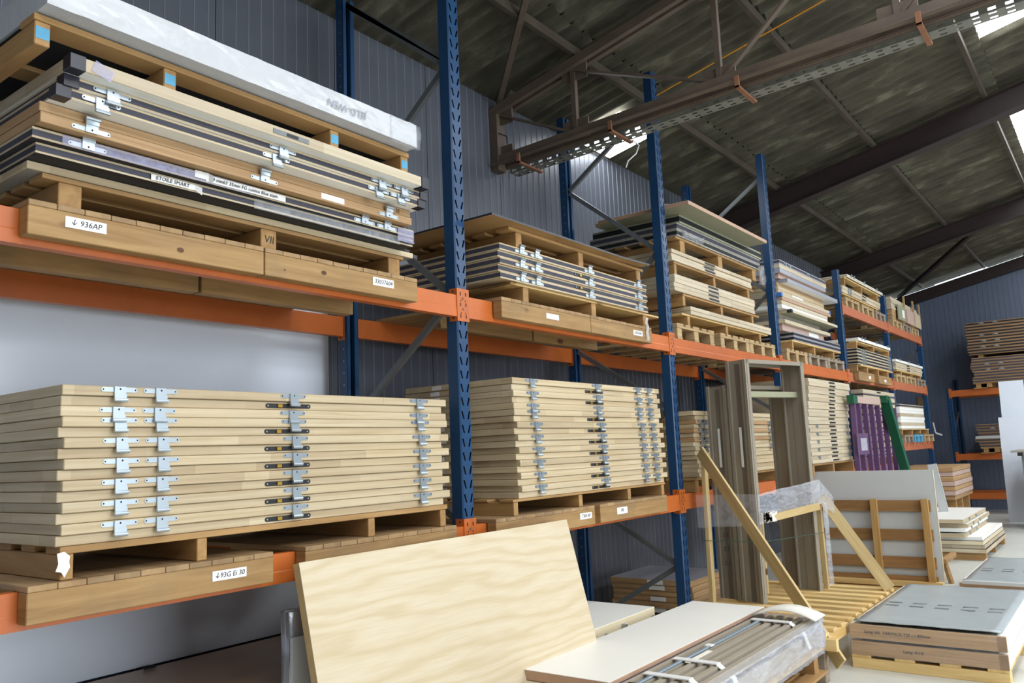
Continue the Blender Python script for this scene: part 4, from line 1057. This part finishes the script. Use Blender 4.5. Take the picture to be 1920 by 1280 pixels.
# white panel on its crate side
wpn = T('large_sheet', 'large white panel standing upright behind a timber crate side', 'panel', (8.92, -1.35, .12)); bx('panel', 0, .03, 0, 1.55, 0, 1.172, 'white_sheet', wpn)
bx('edge_band', -.001, .031, -.004, 0, 0, 1.172, 'cream_door', wpn, 0)
cs = T('crate_side', 'timber crate side of brown planks and posts before the white panel', 'crate', (8.86, -1.3, .12))
for z_ in (.73, .42, .13): bx('plank', .02, .045, .0, 1.35, z_, z_+.12, 'brown_plank', cs, .002)
bx('plank', .02, .045, .0, 1.35, -.0, .05, 'brown_plank', cs, .002)
for y in (.015, .53, 1.2): bx('post', -.03, .0195, y, y+.07, 0, .865, 'pine_post', cs, .002)
bx('sill', -.05, .06, -.05, 1.4, -.05, -.0005, 'spruce_y', cs, .002)
for k in range(6):
    x = 8.25+k*.13; o = bx('slat', x-8.86, x+.08-8.86, -.05, 1.3, -.09, -.07, 'spruce_y', cs, .002)
for y in (.0, 1.2): bx('bearer', -.65, .2, y, y+.08, -.12, -.0905, 'spruce_x', cs, .002)

# film-covered packed doors on a pallet, foreground right
def packed(x0, y0, L_, W_, label1, zs, txts, nm):
    pt = T('pallet', f'pallet under the {nm} film-covered pack', 'pallet', (x0, y0, 0), 'floor pallets')
    for x in (.0, L_*.5-.05, L_-.1): bx('runner', x, x+.1, -W_, .0, .0, zs[0]-.022, 'spruce_y', pt, .003)
    for k in range(4): y = -W_+k*(W_-.13)/3; bx('deck_board', 0, L_, y, y+.13, zs[0]-.0215, zs[0]-.0005, 'spruce_x', pt, .002)
    for i in range(len(zs)-1):
        b_ = T('packed_door', f'wooden-framed packed door, {"lower" if i == 0 else "upper"} one in the {nm} film-covered pack', 'packed door', (x0, y0, zs[i]), 'packed doors')
        h = zs[i+1]-zs[i]
        for y in (-.06, -W_+0): bx('side_rail', .03, L_-.03, y, y+.06, .0005, h-.02, 'white_door', b_, .002)
        e1 = bx('end_rail', 0, .03, -W_, 0, .0005, h-.018, 'door_wood_tan', b_, .002); bx('end_rail', L_-.03, L_, -W_, 0, .0005, h-.018, 'pallet_wood', b_, .002)
        bx('panel', .03, L_-.03, -W_+.06, -.06, .01, h-.022, 'face_grey', b_, 0); bx('corner_tape', -.002, .0, -W_, -W_+.05, .0, h-.02, 'brown_plank', b_, 0)
        if txts: text('lettering', txts[i], .028, 'ink', b_, (-.002, -W_*(.32 if i else .42), h*.45), (math.pi/2, 0, -math.pi/2))
    c_ = T('film_cover', f'grey bubble film sheet covering the {nm} pack', 'film', (x0, y0, zs[-1]-.016))
    bm = bmesh.new(); bmesh.ops.create_grid(bm, x_segments=30, y_segments=16, size=.5)
    for v_ in bm.verts:
        s = v_.co.copy(); v_.co = Vector((s.x*(L_-.06)+L_/2-.01, s.y*(W_-.06)-W_/2, .012+random.uniform(-.0025, .0025)))
        if s.x < -.45: v_.co.z += .012
    me = bpy.data.meshes.new('cover'); bm.to_mesh(me); bm.free()
    for p in me.polygons: p.use_smooth = True
    o = link('cover', me, 'bubble_sheet', c_); md = o.modifiers.new('s', 'SOLIDIFY'); md.thickness = .006
    for r in range(2):
        for k in range(5):
            bx('print_mark', .75+r*.13, .79+r*.13, -W_+.1+k*.18, -W_+.2+k*.18, .0135, .0142, 'machine_grey', c_, 0)
    link('film_skin', wrapped('f', 0, .012, 0, W_+.02, 0, zs[-1]-zs[0]-.01, None, .003, 2, 8), 'film_faint', c_, (-.012, -W_/2, -(zs[-1]-zs[0])/2+.012))
packed(5.56, -1.285, 1.9, 1.0, '', (.094, .208, .325), ('Lpmg 1h1/2', 'Lpmg hkb  VARIPACK TSE v.1.850mm'), 'nearest')
packed(7.88, -1.66, 1.85, 1.0, '', (.08, .19, .30), None, 'farther')
pb = T('white_batten', 'long white batten lying before the farther film-covered pack', 'batten', (7.80, -1.72, .29)); bx('batten', -.02, .03, -.95, .02, 0, .03, 'white_sheet', pb)
tb_ = T('yellow_stop_block', 'small yellow wooden wedge on the floor beside the nearest pack', 'wedge', (5.9, -2.42, 0))
link('wedge', pymesh([(0, 0, 0), (.1, 0, 0), (.1, .05, 0), (0, .05, 0), (.03, 0, .17), (.05, 0, .17), (.05, .05, .17), (.03, .05, .17)], [(0, 3, 2, 1), (4, 5, 6, 7), (0, 1, 5, 4), (1, 2, 6, 5), (2, 3, 7, 6), (3, 0, 4, 7)]), 'pine_post', tb_)
# fanned pile of white doors
G14 = 'white doors piled on the floor before the end wall'
z = .1
pt = T('pallet', 'pallet under the pile of white doors on the floor', 'pallet', (11.6, -1.4, 0), 'floor pallets')
for x in (0, .9, 1.9): bx('runner', x, x+.1, 0, .9, 0, .0995, 'pallet_wood_y', pt)
for k, (dx, dy, mt, fc) in enumerate(((0, 0, 'door_wood_pale', 'core_black'), (.02, .02, 'door_wood_pale', 'core_black'), (.0, .03, 'cream_door', 'core_black'), (.05, .04, 'white_door', None), (-.12, .22, 'door_wood', None), (-.1, .20, 'white_door', None), (-.05, .18, 'door_wood', None), (-.22, .20, 'door_wood', 'white_door'))):
    d = door(11.55+dx, 13.6+dx, -1.42+dy, .93, z, .05, f'white door, {nth_top(7-k)}, floor pile near the end wall', mt, G14, face=fc or 'white_door', far=True, hinges=() if k < 4 else (12.0+dx, 12.6+dx))
    if k in (4, 6): z += .02
    z += .0515
t = T('sawhorse', 'brown wooden trestle end peeping out behind the white panel', 'trestle', (9.6, -1.25, 0))
for y in (0, .16): bar('leg', (.0, y-.05, 0), (.02, y, .22), .05, .04, 'pallet_wood', t); bx('rail', -.05, .6, y-.03, y+.03, .22, .27, 'pallet_wood', t)
t = T('white_channel', 'white metal channel leaning beyond the white panel', 'channel', (12.6, -.86, .0)); t.rotation_euler = (-.13, -.05, 0)
bx('web', 0, .012, -.06, .06, 0, 1.25, 'white_sheet', t); bx('flange', 0, .05, -.06, -.05, 0, 1.25, 'white_sheet', t); bx('flange', 0, .05, .05, .06, 0, 1.25, 'white_sheet', t)
# purple stillage with a green post
ps = T('purple_stillage', 'purple steel stillage of tall leaning posts before the fifth bay', 'stillage', (10.06, -.3, 0))
tops = (.04, .28, .62, .95, 1.3, 1.68, 2.05, 2.3); bots = (-.05, .35, .72, 1.05, 1.4, 1.75, 2.15, 2.5)
for k, (a, b_) in enumerate(zip(tops, bots)):
    bar('post', (b_, 0, 0), (a, 0, 2.13-.02*k*.3), .06, .06, 'purple', ps)
bx('top_rail', -.02, 1.35, -.04, .04, 2.11, 2.2, 'pale_pink', ps, .003); bx('rail_cap', -.06, .12, -.045, .045, 2.1, 2.21, 'green_paint', ps, .003)
bx('middle_rail', -.05, .5, -.034, -.03, 1.45, 1.72, 'purple', ps); bx('film_scrap', .1, .38, -.045, -.036, 1.5, 1.66, 'film_milky', ps, 0); bx('foot_rail', -.1, 2.6, -.05, .05, 0, .08, 'purple', ps)
bx('paper_tag', 1.95, 2.03, -.04, -.036, 1.72, 1.92, 'paper', ps, 0)
t = T('green_post', 'dark green steel post leaning against the purple stillage', 'post', (12.05, -.42, 0)); bar('post', (.55, -.1, 0), (-.55, .04, 2.2), .12, .08, 'green_paint', t); bx('cap', -.63, -.48, .0, .09, 2.14, 2.24, 'green_paint', t)
# floor stack beyond the stillage, under the last bay
for k in range(7)[::-1]:
    j = random.uniform(-.04, .04)
    door(13.9+j, 15.7+j, -.75+j*.5, .9, .62+(6-k)*.075, .07, f'wrapped brownish board, {nth_top(k)} in the pile beyond the purple stillage', 'pale_pink' if k % 2 else 'door_wood_tan', 'boards beyond the purple stillage')
t = T('trestle_block', 'brown block pallet under the boards beyond the purple stillage', 'pallet', (14.8, -.7, 0), 'floor pallets')
for x in (-.6, 0, .7): bx('runner', x, x+.1, 0, .65, 0, .6, 'pallet_wood_y', t)
for y in (0, .55): bx('deck_board', -.65, .85, y, y+.1, .6, .6195, 'pallet_wood', t)

# ================================================================== END WALL RACK GOODS
def edoor(y1, L_, x0, z0, th, label, mat, group, hinge=False, core=None):
    t = T('door_leaf', label, 'door', (x0, y1, z0), group, rz=-math.pi/2)
    if core:
        bx('core', .002, L_-.002, .004, .9, th*.25, th*.75, core, t, 0); bx('face_sheet', 0, L_, 0, .9, .0005, th*.25, mat, t, 0); bx('face_sheet', 0, L_, 0, .9, th*.75, th-.0005, mat, t, 0)
    else: bx('leaf', 0, L_, 0, .9, .0005, th-.0005, mat, t, .003)
    if hinge: add_hinge(t, .3, th/2, True, True); add_hinge(t, .55, th/2, True, True)
for z, nm in ((UT, 'upper'), (LT, 'lower')):
    p_ = T('pallet', f'bearer pallet on the {nm} shelf of the end wall rack', 'pallet', (ER-.08, -.55, z), 'end rack pallets', rz=-math.pi/2)
    for x in (.05, .25, 1.0, 1.9): bx('runner', x, x+.09, 0, 1.0, .02, .10, 'pallet_wood', p_)
    for x in (.0, .9, 1.8): bx('bottom_board', x, x+.25, 0, 1.0, 0, .0195, 'pallet_wood', p_)
    bx('deck_sheet', 0, 2.1, 0, 1.0, .1005, .12, 'pallet_wood', p_)
z = UT+.121
for k in range(9)[::-1]:
    s = random.uniform(-.03, .03); edoor(-.56+s, 2.1, ER-.1, z, .058, f'dark-cored grey-brown door, {nth_top(k)} of the lower group, end wall rack', 'end_door_wood', 'lower door group on the end wall rack', k in (2, 4), 'core_dark'); z += .0585
p_ = T('pallet', 'bearer pallet between the two door groups on the end wall rack', 'pallet', (ER-.06, -.6, z), 'end rack pallets', rz=-math.pi/2)
for x in (.1, 1.0, 1.85): bx('runner', x, x+.1, 0, .9, 0, .06, 'pallet_wood', p_)
z += .061
for k in range(11)[::-1]:
    s = random.uniform(-.02, .02); edoor(-.53+s, 2.1, ER-.12, z, .062, f'brown-edged door, {nth_top(k)} of the upper group, end wall rack', 'end_door_wood', 'upper door group on the end wall rack', k in (0, 4, 6, 8), 'core_black'); z += .0625
z = LT+.121
for k in range(8)[::-1]:
    s = random.uniform(-.05, .05); edoor(-.5+s, 1.9, ER-.08, z, .058, f'mixed board, {nth_top(k)} on the lower shelf of the end wall rack', 'white_sheet' if k == 4 else 'end_door_wood', 'boards on the lower shelf of the end wall rack', k == 1, None if k == 4 else 'core_dark'); z += .0605
# white boards and the bench at the right edge
t = T('white_board', 'tall white board leaning upright against the end wall rack', 'board', (17.35, -1.12, 0)); t.rotation_euler = (0, .13, 0); bx('board', 0, .03, -.42, 0, 0, 2.68, 'white_liner', t); bx('green_edge', .0, .03, .0, .004, 0, 2.68, 'green_strap', t, 0)
t = T('white_board', 'shorter white board standing in front of the tall white one', 'board', (17.1, -1.09, 0)); t.rotation_euler = (0, .10, 0); bx('board', 0, .03, -.44, 0, 0, 1.96, 'white_liner', t)
bn = T('work_bench', 'grey machine bench with a hazard-striped edge at the right picture border', 'bench', (15.6, -1.42, 0))
bx('top', 0, 1.2, -1.6, .02, 1.31, 1.345, 'face_grey', bn, .004)
for k in range(12): bx('hazard_stripe', -.002, .0, -.16-k*.1, -.08-k*.1, 1.25, 1.31, 'hazard_yellow' if k % 2 else 'black_metal', bn, 0)
bx('apron', .0, 1.2, -1.55, -.08, 1.25, 1.3095, 'machine_grey', bn); bx('cabinet', .15, 1.2, -1.5, -.12, .12, 1.25, 'machine_grey', bn, .004); bx('door_panel', .13, .15, -.9, -.25, .45, .95, 'face_grey', bn, .003); bx('base', .1, 1.2, -1.55, -.1, 0, .12, 'core_dark', bn)
bx('hand_rail', .1, .12, -.6, -.2, 1.345, 1.40, 'profile_blue', bn)
for i in range(2):
    t = T('hanging_strip', ['brown cardboard strip hung on the end wall past the last rack', 'blue grey hose hook on the last blue upright'][i], ['cardboard', 'hook'][i], [(19.914, .66, 1.8), (16.86, -.02, 1.66)][i])
    if i == 0: bx('strip', 0, .03, -.12, .12, 0, .75, 'end_door_wood', t)
    else: bar('hook', (0, 0, .25), (.02, -.02, .05), .05, .03, 'silver_face', t); bar('hook_end', (.02, -.02, .05), (.1, -.12, .0), .05, .03, 'silver_face', t)
